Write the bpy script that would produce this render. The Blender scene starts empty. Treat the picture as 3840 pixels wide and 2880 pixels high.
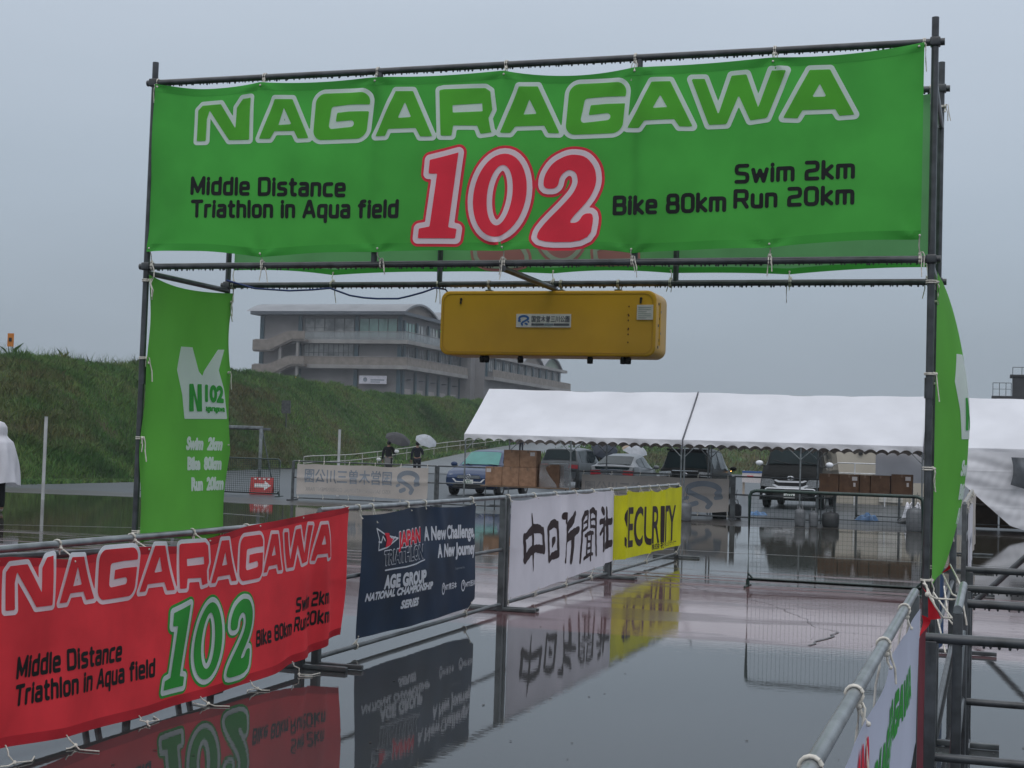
import bpy, bmesh, math, random
import numpy as np
from mathutils import Vector, Matrix
R = math.radians
random.seed(7); rng = np.random.default_rng(7)
SC = bpy.context.scene
COL = SC.collection
# world axes: x runs along the banner arch, y down the finish lane (away from the camera), z up; metres
# ------------------------------------------------------------------ camera
EYE = 1.6
PAN, PITCH, ROLL = R(17.936), R(2.442), R(1.758)
cam = bpy.data.cameras.new("Camera"); camo = bpy.data.objects.new("Camera", cam); COL.objects.link(camo)
cf = Vector((-math.sin(PAN)*math.cos(PITCH), math.cos(PAN)*math.cos(PITCH), math.sin(PITCH)))
cr = Vector((math.cos(PAN), math.sin(PAN), 0)); cu = cr.cross(cf)
r2 = cr*math.cos(ROLL) + cu*math.sin(ROLL); u2 = -cr*math.sin(ROLL) + cu*math.cos(ROLL)
mw = Matrix((r2, u2, -cf)).transposed().to_4x4(); mw.translation = (0, 0, EYE)
camo.matrix_world = mw
cam.sensor_width = 36.0; cam.lens = 36.0*5577.3/3840.0
cam.clip_start = 0.05; cam.clip_end = 3000
SC.camera = camo
# ------------------------------------------------------------------ sky, sun, exposure
W = bpy.data.worlds.new("World"); SC.world = W; W.use_nodes = True
nt = W.node_tree; nt.nodes.clear()
def nd(t, ty, **kw):
    n = t.nodes.new(ty)
    for k, v in kw.items(): setattr(n, k, v)
    return n
out = nd(nt, 'ShaderNodeOutputWorld')
sky = nd(nt, 'ShaderNodeTexSky', sky_type='NISHITA'); sky.sun_disc = False
sky.sun_elevation = R(38); sky.sun_rotation = R(200); sky.air_density = 1; sky.dust_density = 6
b1 = nd(nt, 'ShaderNodeBackground'); b1.inputs[1].default_value = 0.006
nt.links.new(sky.outputs[0], b1.inputs[0])
tc = nd(nt, 'ShaderNodeTexCoord'); sx = nd(nt, 'ShaderNodeSeparateXYZ'); nt.links.new(tc.outputs['Generated'], sx.inputs[0])
ns = nd(nt, 'ShaderNodeTexNoise'); ns.inputs['Scale'].default_value = 2.2; ns.inputs['Detail'].default_value = 5
mp = nd(nt, 'ShaderNodeMapping'); mp.inputs['Scale'].default_value = (1, 1, 3.5)
nt.links.new(tc.outputs['Generated'], mp.inputs[0]); nt.links.new(mp.outputs[0], ns.inputs[0])
ma = nd(nt, 'ShaderNodeMath', operation='MULTIPLY_ADD'); ma.inputs[1].default_value = 0.13
nt.links.new(ns.outputs[0], ma.inputs[0]); 
ma2 = nd(nt, 'ShaderNodeMath', operation='SUBTRACT'); ma2.inputs[1].default_value = 0.065
nt.links.new(sx.outputs[2], ma.inputs[2]); nt.links.new(ma.outputs[0], ma2.inputs[0])
rp = nd(nt, 'ShaderNodeValToRGB')
els = rp.color_ramp.elements
els[0].position = 0.0; els[0].color = (.255, .305, .358, 1)
els[1].position = 1.0; els[1].color = (1.05, 1.08, 1.14, 1)
for p, c in ((.07, (.292, .346, .405, 1)), (.16, (.365, .43, .505, 1)), (.29, (.455, .52, .605, 1)), (.55, (.78, .83, .91, 1))):
    e = els.new(p); e.color = c
nt.links.new(ma2.outputs[0], rp.inputs[0])
b2 = nd(nt, 'ShaderNodeBackground'); b2.inputs[1].default_value = 1.0
nt.links.new(rp.outputs[0], b2.inputs[0])
ad = nd(nt, 'ShaderNodeAddShader'); nt.links.new(b1.outputs[0], ad.inputs[0]); nt.links.new(b2.outputs[0], ad.inputs[1])
nt.links.new(ad.outputs[0], out.inputs[0])
sun = bpy.data.lights.new("Sun", 'SUN'); sun.energy = 0.5; sun.angle = R(45); sun.color = (1, .98, .95)
suno = bpy.data.objects.new("Sun", sun); COL.objects.link(suno); suno.rotation_euler = (R(35), R(12), R(20))
SC.view_settings.view_transform = 'Standard'; SC.view_settings.look = 'None'
SC.view_settings.exposure = 0.13; SC.view_settings.gamma = 1.0
SC.cycles.max_bounces = 8; SC.cycles.transparent_max_bounces = 16
# ------------------------------------------------------------------ materials
MATS = {}
def mat(name, col, rough=.6, metal=0., spec=.5, var=.12, scale=5., bump=0., bscale=60., translucent=0., coat=0., alpha=1., col2=None, emit=None):
    if name in MATS: return MATS[name]
    m = bpy.data.materials.new(name); m.use_nodes = True; MATS[name] = m
    t = m.node_tree; p = t.nodes['Principled BSDF']
    p.inputs['Roughness'].default_value = rough; p.inputs['Metallic'].default_value = metal
    p.inputs['Specular IOR Level'].default_value = spec; p.inputs['Coat Weight'].default_value = coat
    p.inputs['Coat Roughness'].default_value = .05
    tcn = nd(t, 'ShaderNodeTexCoord')
    n = nd(t, 'ShaderNodeTexNoise'); n.inputs['Scale'].default_value = scale; n.inputs['Detail'].default_value = 6
    t.links.new(tcn.outputs['Object'], n.inputs[0])
    mx = nd(t, 'ShaderNodeMix', data_type='RGBA')
    c2 = col2 if col2 else tuple(max(0, c*(1-2*var)) for c in col)
    c1 = col if col2 else tuple(min(1, c*(1+var)) for c in col)
    mx.inputs[6].default_value = (*c1, 1); mx.inputs[7].default_value = (*c2, 1)
    rr = nd(t, 'ShaderNodeMapRange'); rr.inputs[1].default_value = .35; rr.inputs[2].default_value = .7
    t.links.new(n.outputs[0], rr.inputs[0]); t.links.new(rr.outputs[0], mx.inputs[0])
    t.links.new(mx.outputs[2], p.inputs['Base Color'])
    if bump:
        n2 = nd(t, 'ShaderNodeTexNoise'); n2.inputs['Scale'].default_value = bscale; n2.inputs['Detail'].default_value = 4
        t.links.new(tcn.outputs['Object'], n2.inputs[0])
        b = nd(t, 'ShaderNodeBump'); b.inputs['Strength'].default_value = 1; b.inputs['Distance'].default_value = bump
        t.links.new(n2.outputs[0], b.inputs['Height']); t.links.new(b.outputs[0], p.inputs['Normal'])
    o = t.nodes['Material Output']; sh = p.outputs[0]
    if translucent:
        tl = nd(t, 'ShaderNodeBsdfTranslucent'); t.links.new(mx.outputs[2], tl.inputs[0])
        ms = nd(t, 'ShaderNodeMixShader'); ms.inputs[0].default_value = translucent
        t.links.new(sh, ms.inputs[1]); t.links.new(tl.outputs[0], ms.inputs[2]); sh = ms.outputs[0]
    if alpha < 1:
        tp = nd(t, 'ShaderNodeBsdfTransparent'); ms = nd(t, 'ShaderNodeMixShader'); ms.inputs[0].default_value = alpha
        t.links.new(tp.outputs[0], ms.inputs[1]); t.links.new(sh, ms.inputs[2]); sh = ms.outputs[0]
    if emit:
        p.inputs['Emission Color'].default_value = (*emit[0], 1); p.inputs['Emission Strength'].default_value = emit[1]
    t.links.new(sh, o.inputs[0])
    return m
STEEL = mat('dark_wet_steel', (.045, .05, .056), .28, 0, .6, .3, 14, .0006, 90)
GALV = mat('galvanised_pipe', (.23, .25, .26), .3, .55, .5, .2, 9, .0004, 70)
GALVD = mat('galvanised_dull', (.10, .11, .115), .4, .4, .5, .25, 7, .0005, 50)
GREENP = mat('dark_green_paint', (.012, .035, .028), .35, 0, .5, .2, 20, .0006, 80)
WHITEP = mat('white_paint', (.62, .63, .64), .4, 0, .5, .1, 8)
ROPE = mat('rope_fibre', (.62, .59, .53), .85, 0, .2, .15, 60)
CGREEN = mat('green_cloth', (.088, .47, .078), .75, 0, .25, .08, 3, .0004, 300, .5)
CLIME = mat('lime_cloth', (.125, .44, .06), .75, 0, .25, .06, 2.5, .0004, 300, .38)
HEMG = mat('green_hem', (.056, .35, .052), .75, 0, .25, .08, 3, .0004, 300, .15)
INKLIME = mat('lime_ink', (.16, .58, .075), .75, 0, .2, .05, 4, 0, 10, .5)
INKWHITE = mat('white_ink', (.90, .91, .98), .75, 0, .2, .03, 4, 0, 10, .42)
INKRED = mat('red_ink', (.86, .05, .085), .75, 0, .2, .06, 4, 0, 10, .3)
INKBLACK = mat('black_ink', (.010, .011, .012), .7, 0, .25, .1, 6)
INKGREEN = mat('green_ink', (.05, .36, .06), .75, 0, .2, .06, 4, 0, 10, .2)
CRED = mat('red_cloth', (.80, .046, .060), .72, 0, .25, .1, 2.5, .0004, 300, .25)
HEMR = mat('red_hem', (.50, .022, .035), .72, 0, .25, .1, 3, .0004, 300, .1)
CNAVY = mat('navy_cloth', (.010, .025, .056), .55, 0, .35, .2, 2.5, .0005, 200, .08)
CWHITE = mat('white_cloth', (.66, .65, .71), .7, 0, .25, .05, 2, .0004, 250, .22)
CYELL = mat('yellow_cloth', (.62, .60, .012), .7, 0, .25, .07, 2, .0004, 250, .25)
INKBROWN = mat('brown_black_ink', (.035, .022, .024), .7, 0, .25, .1, 6)
CCREAM = mat('cream_cloth', (.50, .455, .42), .75, 0, .2, .08, 1.2, .0005, 90, .25)
INKFADED = mat('faded_blue_ink', (.22, .25, .29), .8, 0, .2, .1, 3)
TENT = mat('tent_canvas', (.70, .71, .755), .6, 0, .3, .05, .9, .0008, 30, .12)
CURT = mat('curtain_vinyl', (.76, .76, .80), .45, 0, .4, .07, .9, .001, 12, .2)
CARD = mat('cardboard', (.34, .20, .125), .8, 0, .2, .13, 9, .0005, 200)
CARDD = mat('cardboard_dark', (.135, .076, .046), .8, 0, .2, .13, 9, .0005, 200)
PAPER = mat('paper', (.62, .58, .58), .7, 0, .2, .05, 20)
YBOX = mat('mustard_paint', (.58, .305, .015), .42, 0, .45, .07, 3, .0003, 120)
RUBBER = mat('rubber', (.012, .012, .013), .6, 0, .4, .2, 20)
GLASSD = mat('dark_glass', (.006, .014, .016), .08, 0, .10, .15, 2)
GLASSG = mat('greenish_glass', (.06, .21, .19), .06, 0, .3, .1, 2)
CHROME = mat('chrome', (.62, .64, .66), .12, 1., .5, .05, 5)
LAMPC = mat('clear_lamp', (.30, .32, .335), .08, .3, .9, .25, 26)
LAMPR = mat('red_lamp', (.25, .01, .015), .1, 0, .8, .15, 30)
PLATE = mat('plate', (.62, .64, .62), .4, 0, .4, .04, 10)
PLASTB = mat('black_plastic', (.014, .015, .016), .35, 0, .5, .2, 15)
CLOTHK = mat('black_clothing', (.008, .010, .012), .85, 0, .2, .2, 10, .002, 30)
CLOTHN = mat('navy_clothing', (.010, .014, .022), .85, 0, .2, .2, 10, .002, 30)
SKIN = mat('skin', (.36, .20, .14), .55, 0, .4, .06, 10)
HAIR = mat('hair', (.010, .009, .008), .5, 0, .4, .2, 40)
# ------------------------------------------------------------------ mesh building
def link(name, me, material, parent=None, local=False):
    o = bpy.data.objects.new(name, me); COL.objects.link(o)
    if material is not None:
        for mm in (material if isinstance(material, (list, tuple)) else (material,)): me.materials.append(mm)
    if parent is not None:
        o.parent = parent
        if not local:
            base = parent
            off = Vector((0, 0, 0))
            while base is not None: off += base.location; base = base.parent
            o.location = -off
    return o
class MB:
    def __init__(s): s.v = []; s.f = []; s.sm = []; s.mi = []; s.cur = 0
    def add(s, vs, fs, smooth=False):
        n = len(s.v); s.v += [tuple(v) for v in vs]
        s.f += [tuple(i+n for i in f) for f in fs]; s.sm += [smooth]*len(fs); s.mi += [s.cur]*len(fs); return s
    def box(s, a, b, bev=0.):
        (x0, y0, z0), (x1, y1, z1) = [min(p) for p in zip(a, b)], [max(p) for p in zip(a, b)]
        if bev <= 0:
            vs = [(x, y, z) for z in (z0, z1) for y in (y0, y1) for x in (x0, x1)]
            return s.add(vs, [(0, 2, 3, 1), (4, 5, 7, 6), (0, 1, 5, 4), (2, 6, 7, 3), (0, 4, 6, 2), (1, 3, 7, 5)])
        bm = bmesh.new(); bmesh.ops.create_cube(bm, size=1)
        for v in bm.verts: v.co = Vector(((x0+x1)/2+v.co.x*(x1-x0), (y0+y1)/2+v.co.y*(y1-y0), (z0+z1)/2+v.co.z*(z1-z0)))
        bmesh.ops.bevel(bm, geom=bm.edges[:], offset=bev, segments=2, profile=.6, affect='EDGES')
        return s.bm(bm, True)
    def bm(s, bm, smooth=False):
        bm.verts.index_update(); vs = [v.co[:] for v in bm.verts]; fs = [[v.index for v in f.verts] for f in bm.faces]
        bm.free(); return s.add(vs, fs, smooth)
    def tube(s, pts, r, n=10, cap=True):
        pts = [Vector(p) for p in pts]; rs = r if isinstance(r, (list, tuple)) else [r]*len(pts)
        vs = []; fs = []; up = None
        for i, p in enumerate(pts):
            d = (pts[min(i+1, len(pts)-1)]-pts[max(i-1, 0)])
            if d.length < 1e-9: d = Vector((0, 0, 1))
            d.normalize()
            if up is None: up = Vector((0, 0, 1)) if abs(d.z) < .9 else Vector((1, 0, 0))
            a = d.cross(up)
            if a.length < 1e-6: a = d.orthogonal()
            a.normalize(); b = d.cross(a).normalized(); up = -b if False else up
            for k in range(n):
                th = 2*math.pi*k/n; vs.append(p + a*(rs[i]*math.cos(th)) + b*(rs[i]*math.sin(th)))
        for i in range(len(pts)-1):
            for k in range(n):
                k2 = (k+1) % n; fs.append((i*n+k, i*n+k2, (i+1)*n+k2, (i+1)*n+k))
        s.add(vs, fs, True)
        if cap:
            s.add([vs[k] for k in range(n)], [tuple(range(n))[::-1]]); m = (len(pts)-1)*n
            s.add([vs[m+k] for k in range(n)], [tuple(range(n))])
        return s
    def lathe(s, prof, c=(0, 0, 0), n=20, axis='z'):
        vs = []; fs = []
        for (r, h) in prof:
            for k in range(n):
                th = 2*math.pi*k/n; q = (r*math.cos(th), r*math.sin(th), h)
                if axis == 'x': q = (h, q[0], q[1])
                if axis == 'y': q = (q[0], h, q[1])
                vs.append((q[0]+c[0], q[1]+c[1], q[2]+c[2]))
        for i in range(len(prof)-1):
            for k in range(n):
                k2 = (k+1) % n; fs.append((i*n+k, i*n+k2, (i+1)*n+k2, (i+1)*n+k))
        return s.add(vs, fs, True)
    def sphere(s, c, r, n=10, sc=(1, 1, 1)):
        prof = [(math.sin(math.pi*i/n), -math.cos(math.pi*i/n)) for i in range(n+1)]
        vs = []; fs = []; m = n+4
        for (pr, h) in prof:
            for k in range(m):
                th = 2*math.pi*k/m; vs.append((c[0]+r*sc[0]*max(pr, 1e-4)*math.cos(th), c[1]+r*sc[1]*max(pr, 1e-4)*math.sin(th), c[2]+r*sc[2]*h))
        for i in range(n):
            for k in range(m):
                k2 = (k+1) % m; fs.append((i*m+k, i*m+k2, (i+1)*m+k2, (i+1)*m+k))
        return s.add(vs, fs, True)
    def grid(s, fn, nu, nv, smooth=True):
        vs = [fn(i/nu, j/nv) for j in range(nv+1) for i in range(nu+1)]
        fs = [(j*(nu+1)+i, j*(nu+1)+i+1, (j+1)*(nu+1)+i+1, (j+1)*(nu+1)+i) for j in range(nv) for i in range(nu)]
        return s.add(vs, fs, smooth)
    def prism(s, poly, axis, a, b):
        # poly in the two other axes, extruded from a to b
        def q(p, h): return {'x': (h, p[0], p[1]), 'y': (p[0], h, p[1]), 'z': (p[0], p[1], h)}[axis]
        n = len(poly); vs = [q(p, a) for p in poly]+[q(p, b) for p in poly]
        fs = [(i, (i+1) % n, n+(i+1) % n, n+i) for i in range(n)]+[tuple(range(n))[::-1], tuple(range(n, 2*n))]
        return s.add(vs, fs)
    def build(s, name, material, parent=None, local=False, sharp=None):
        me = bpy.data.meshes.new(name); me.from_pydata(s.v, [], s.f)
        me.polygons.foreach_set('use_smooth', s.sm); me.polygons.foreach_set('material_index', s.mi)
        bm = bmesh.new(); bm.from_mesh(me); bmesh.ops.recalc_face_normals(bm, faces=bm.faces); bm.to_mesh(me); bm.free()
        if sharp: me.set_sharp_from_angle(angle=R(sharp))
        me.update(); return link(name, me, material, parent, local)
def tag(o, label=None, cat=None, group=None, kind=None):
    for k, v in (('label', label), ('category', cat), ('group', group), ('kind', kind)):
        if v: o[k] = v
    return o
def thing(name, loc, label, cat, group=None, rz=0):
    o = bpy.data.objects.new(name, None); COL.objects.link(o); o.location = loc; o.rotation_euler = (0, 0, rz)
    o.empty_display_size = .2; return tag(o, label, cat, group)
def copy_tree(o, loc, rz=None, label=None, parent=None):
    c = o.copy(); COL.objects.link(c)
    if parent is None:
        c.location = loc
        if rz is not None: c.rotation_euler = (0, 0, rz)
        if label: c['label'] = label
    else: c.parent = parent
    for ch in [k for k in KIDS(o)]: copy_tree(ch, None, parent=c)
    return c
def KIDS(o): return [k for k in bpy.data.objects if k.parent == o]
# ------------------------------------------------------------------ lettering: outlines -> signed distance -> mesh that follows a cloth
def fnt(text, shear=0.):
    cu_ = bpy.data.curves.new('t', 'FONT'); cu_.body = text; cu_.size = 1.0; cu_.shear = shear; cu_.resolution_u = 5
    ob = bpy.data.objects.new('t', cu_); COL.objects.link(ob)
    dg = bpy.context.evaluated_depsgraph_get(); dg.update()
    c2 = ob.evaluated_get(dg).to_curve(dg, apply_modifiers=False)
    res = []
    for sp in c2.splines:
        pts = []
        if sp.type == 'BEZIER':
            bp = sp.bezier_points; n = len(bp)
            for i in range(n):
                a, b = bp[i], bp[(i+1) % n]
                p0, p1, p2, p3 = [np.array(q[:2]) for q in (a.co, a.handle_right, b.handle_left, b.co)]
                st = abs((p3-p0)[0]*(p1-p0)[1]-(p3-p0)[1]*(p1-p0)[0])+abs((p3-p0)[0]*(p2-p0)[1]-(p3-p0)[1]*(p2-p0)[0]) < 1e-7
                for t_ in ([0] if st else (0, .25, .5, .75)):
                    pts.append((1-t_)**3*p0+3*(1-t_)**2*t_*p1+3*(1-t_)*t_*t_*p2+t_**3*p3)
        else: pts = [np.array(q.co[:2]) for q in sp.points]
        if len(pts) > 2: res.append(np.array(pts))
    ob.to_curve_clear(); bpy.data.objects.remove(ob); bpy.data.curves.remove(cu_)
    return res
CAPH = None
def text_polys(text, x0, x1, zb, cap, zb1=None, shear=0., mirror=False, exact=False):
    """outlines of a text fitted between x0 and x1, baseline zb (zb1 at the far end), capital height cap"""
    global CAPH
    if CAPH is None:
        h = fnt('H'); CAPH = max(p[:, 1].max() for p in h)
    ps = fnt(text, shear)
    if not ps: return []
    lo = min(p[:, 0].min() for p in ps); hi = max(p[:, 0].max() for p in ps)
    ch = CAPH; base = 0.
    if exact: base = min(p[:, 1].min() for p in ps); ch = max(p[:, 1].max() for p in ps)-base
    zb1 = zb if zb1 is None else zb1; res = []
    for p in ps:
        t_ = (p[:, 0]-lo)/(hi-lo)
        if mirror: t_ = 1-t_
        res.append(np.stack([x0+t_*(x1-x0), zb+(zb1-zb)*t_+(p[:, 1]-base)*cap/ch], 1))
    return res
def sdf(polys, xs, ys, m=.05):
    X, Y = np.meshgrid(xs, ys); D = np.full(X.shape, 9.); Wn = np.zeros(X.shape)
    for P in polys:
        a = P.min(0)-m; b = P.max(0)+m
        i0, i1 = np.searchsorted(xs, [a[0], b[0]]); j0, j1 = np.searchsorted(ys, [a[1], b[1]])
        if i1 <= i0 or j1 <= j0: continue
        sl = (slice(j0, j1), slice(i0, i1)); x = X[sl]; y = Y[sl]; d = D[sl]; w = Wn[sl]
        Q = np.roll(P, -1, 0)
        for p, q in zip(P, Q):
            e = q-p; L2 = e@e
            if L2 < 1e-14: continue
            t_ = np.clip(((x-p[0])*e[0]+(y-p[1])*e[1])/L2, 0, 1)
            np.minimum(d, (x-p[0]-t_*e[0])**2+(y-p[1]-t_*e[1])**2, out=d)
            cr_ = e[0]*(y-p[1])-e[1]*(x-p[0])
            w += ((p[1] <= y) & (q[1] > y) & (cr_ > 0)).astype(float)-((p[1] > y) & (q[1] <= y) & (cr_ < 0)).astype(float)
    D = np.sqrt(np.minimum(D, 81.)); return np.where(np.abs(Wn) > .5, -D, D)
def stroke(pts, xs, ys, hw):
    X, Y = np.meshgrid(xs, ys); D = np.full(X.shape, 9.)
    for p, q in zip(pts[:-1], pts[1:]):
        ex, ey = q[0]-p[0], q[1]-p[1]; L2 = ex*ex+ey*ey+1e-12
        t_ = np.clip(((X-p[0])*ex+(Y-p[1])*ey)/L2, 0, 1)
        D = np.minimum(D, (X-p[0]-t_*ex)**2+(Y-p[1]-t_*ey)**2)
    return np.sqrt(D)-hw
def iso(S, xs, ys):
    ins = S < 0; ny, nx = S.shape; vid = np.full(S.shape, -1, int); V = []; F = []; ec = {}
    full = ins[:-1, :-1] & ins[1:, :-1] & ins[:-1, 1:] & ins[1:, 1:]; anyi = ins[:-1, :-1] | ins[1:, :-1] | ins[:-1, 1:] | ins[1:, 1:]
    def vert(j, i):
        if vid[j, i] < 0: vid[j, i] = len(V); V.append((xs[i], ys[j]))
        return int(vid[j, i])
    def edge(a, b):
        k = (a, b) if a < b else (b, a)
        if k not in ec:
            fa, fb = S[a], S[b]; t_ = fa/(fa-fb); t_ = min(max(t_, .02), .98)
            ec[k] = len(V); V.append((xs[a[1]]+(xs[b[1]]-xs[a[1]])*t_, ys[a[0]]+(ys[b[0]]-ys[a[0]])*t_))
        return ec[k]
    for j, i in zip(*np.nonzero(full)): F.append((vert(j, i), vert(j, i+1), vert(j+1, i+1), vert(j+1, i)))
    for j, i in zip(*np.nonzero(anyi & ~full)):
        cs = [(j, i), (j, i+1), (j+1, i+1), (j+1, i)]; pl = []
        for k in range(4):
            a, b = cs[k], cs[(k+1) % 4]
            if ins[a]: pl.append(vert(*a))
            if ins[a] != ins[b]: pl.append(edge(a, b))
        if len(pl) > 2: F.append(tuple(pl))
    return V, F
def axes(polys, cell, m=.06):
    a = np.min([p.min(0) for p in polys], 0)-m; b = np.max([p.max(0) for p in polys], 0)+m
    return np.arange(a[0], b[0]+cell, cell), np.arange(a[1], b[1]+cell, cell)
class Cloth:
    def __init__(s, axis, plane, face, s0, s1, top, bot, disp):
        s.axis, s.plane, s.face, s.s0, s.s1, s.top, s.bot, s.disp = axis, plane, face, s0, s1, top, bot, disp
    def P(s, a, z, off=0.):
        d = s.plane+s.face*(s.disp(a, z)+off)
        return (a, d, z) if s.axis == 'x' else (d, a, z)
    def mesh(s, name, m, root, ns_, nz, t0=0., t1=1., off=0.):
        def f(i, j):
            a = s.s0+(s.s1-s.s0)*i; t_ = t0+(t1-t0)*j; b, t2 = s.bot(a), s.top(a)
            return s.P(a, b+(t2-b)*t_, off)
        return MB().grid(f, ns_, nz).build(name, m, root)
    def ink(s, name, m, root, S, xs, ys, off):
        V, F = iso(S, xs, ys)
        if not F: return None
        mb = MB(); mb.add([s.P(x, z, off) for x, z in V], F, True); return mb.build(name, m, root)
    def text(s, name, m, root, polys, bold=0., cell=.005, off=.003):
        if not polys: return
        xs, ys = axes(polys, cell); return s.ink(name, m, root, sdf(polys, xs, ys)-bold, xs, ys, off)
def interp(tab):
    xs = [a for a, b in tab]; ys = [b for a, b in tab]
    o = np.argsort(xs); xs = np.array(xs)[o]; ys = np.array(ys)[o]
    return lambda x: float(np.interp(x, xs, ys))
def scallop(ties, sag, up=1):
    xs = sorted(ties); f = interp(ties)
    X = [a for a, b in xs]
    def g(x):
        k = min(max(np.searchsorted(X, x)-1, 0), len(X)-2); t_ = min(max((x-X[k])/(X[k+1]-X[k]), 0), 1)
        return f(x)-up*sag*(1-(2*t_-1)**2)*(.7+.5*math.sin(k*2.3+1))
    return g
def sg(x): return 1/(1+math.exp(-x))
# tie cords: a loop round a pipe, a knot and two loose tails
def cord(name, root, pipe, axis, r, eye, tail=.12, seed=0, rr=.0032):
    q = random.Random(seed); m = MB(); p = Vector(pipe); e = Vector(eye)
    ax = {'x': Vector((1, 0, 0)), 'y': Vector((0, 1, 0)), 'z': Vector((0, 0, 1))}[axis]
    a = ax.orthogonal().normalized(); b = ax.cross(a)
    for k in range(2):
        sh = ax*((k-.5)*.008+q.uniform(-.003, .003))
        m.tube([p+sh+(a*math.cos(t_)+b*math.sin(t_))*(r+.004) for t_ in [i*math.pi/7 for i in range(15)]], rr, 6, False)
    d = (e-p); d = d-ax*d.dot(ax)
    if d.length < .01: d = Vector((0, 0, -1))
    kn = p+d.normalized()*(r+.010)
    m.tube([kn, (kn+e)/2+Vector((q.uniform(-.006, .006),)*3), e], rr, 6)
    m.sphere(kn, .009, 6); m.sphere(e, .006, 6)
    for k in range(2):
        dx = Vector((q.uniform(-.03, .03), q.uniform(-.02, .02), 0)); L = tail*q.uniform(.5, 1.2)
        pts = [kn+dx*t_+Vector((q.uniform(-.006, .006), q.uniform(-.004, .004), -L*t_*t_+.02*t_*(1-t_)*4)) for t_ in (0, .2, .4, .6, .8, 1)]
        m.tube(pts, rr*.9, 6)
    return m.build(name, ROPE, root)
def drops(a, b, r, n, seed):
    q = random.Random(seed); m = MB(); a = Vector(a); b = Vector(b)
    for i in range(n):
        p = a.lerp(b, (i+q.random())/n); s_ = q.uniform(.0035, .0065); m.sphere((p.x, p.y, p.z-r-s_*.4), s_, 4, (1, 1, 1.25))
    return m
def pipe(name, pts, r, m, root, n=12): return MB().tube(pts, r, n).build(name, m, root)
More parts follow.
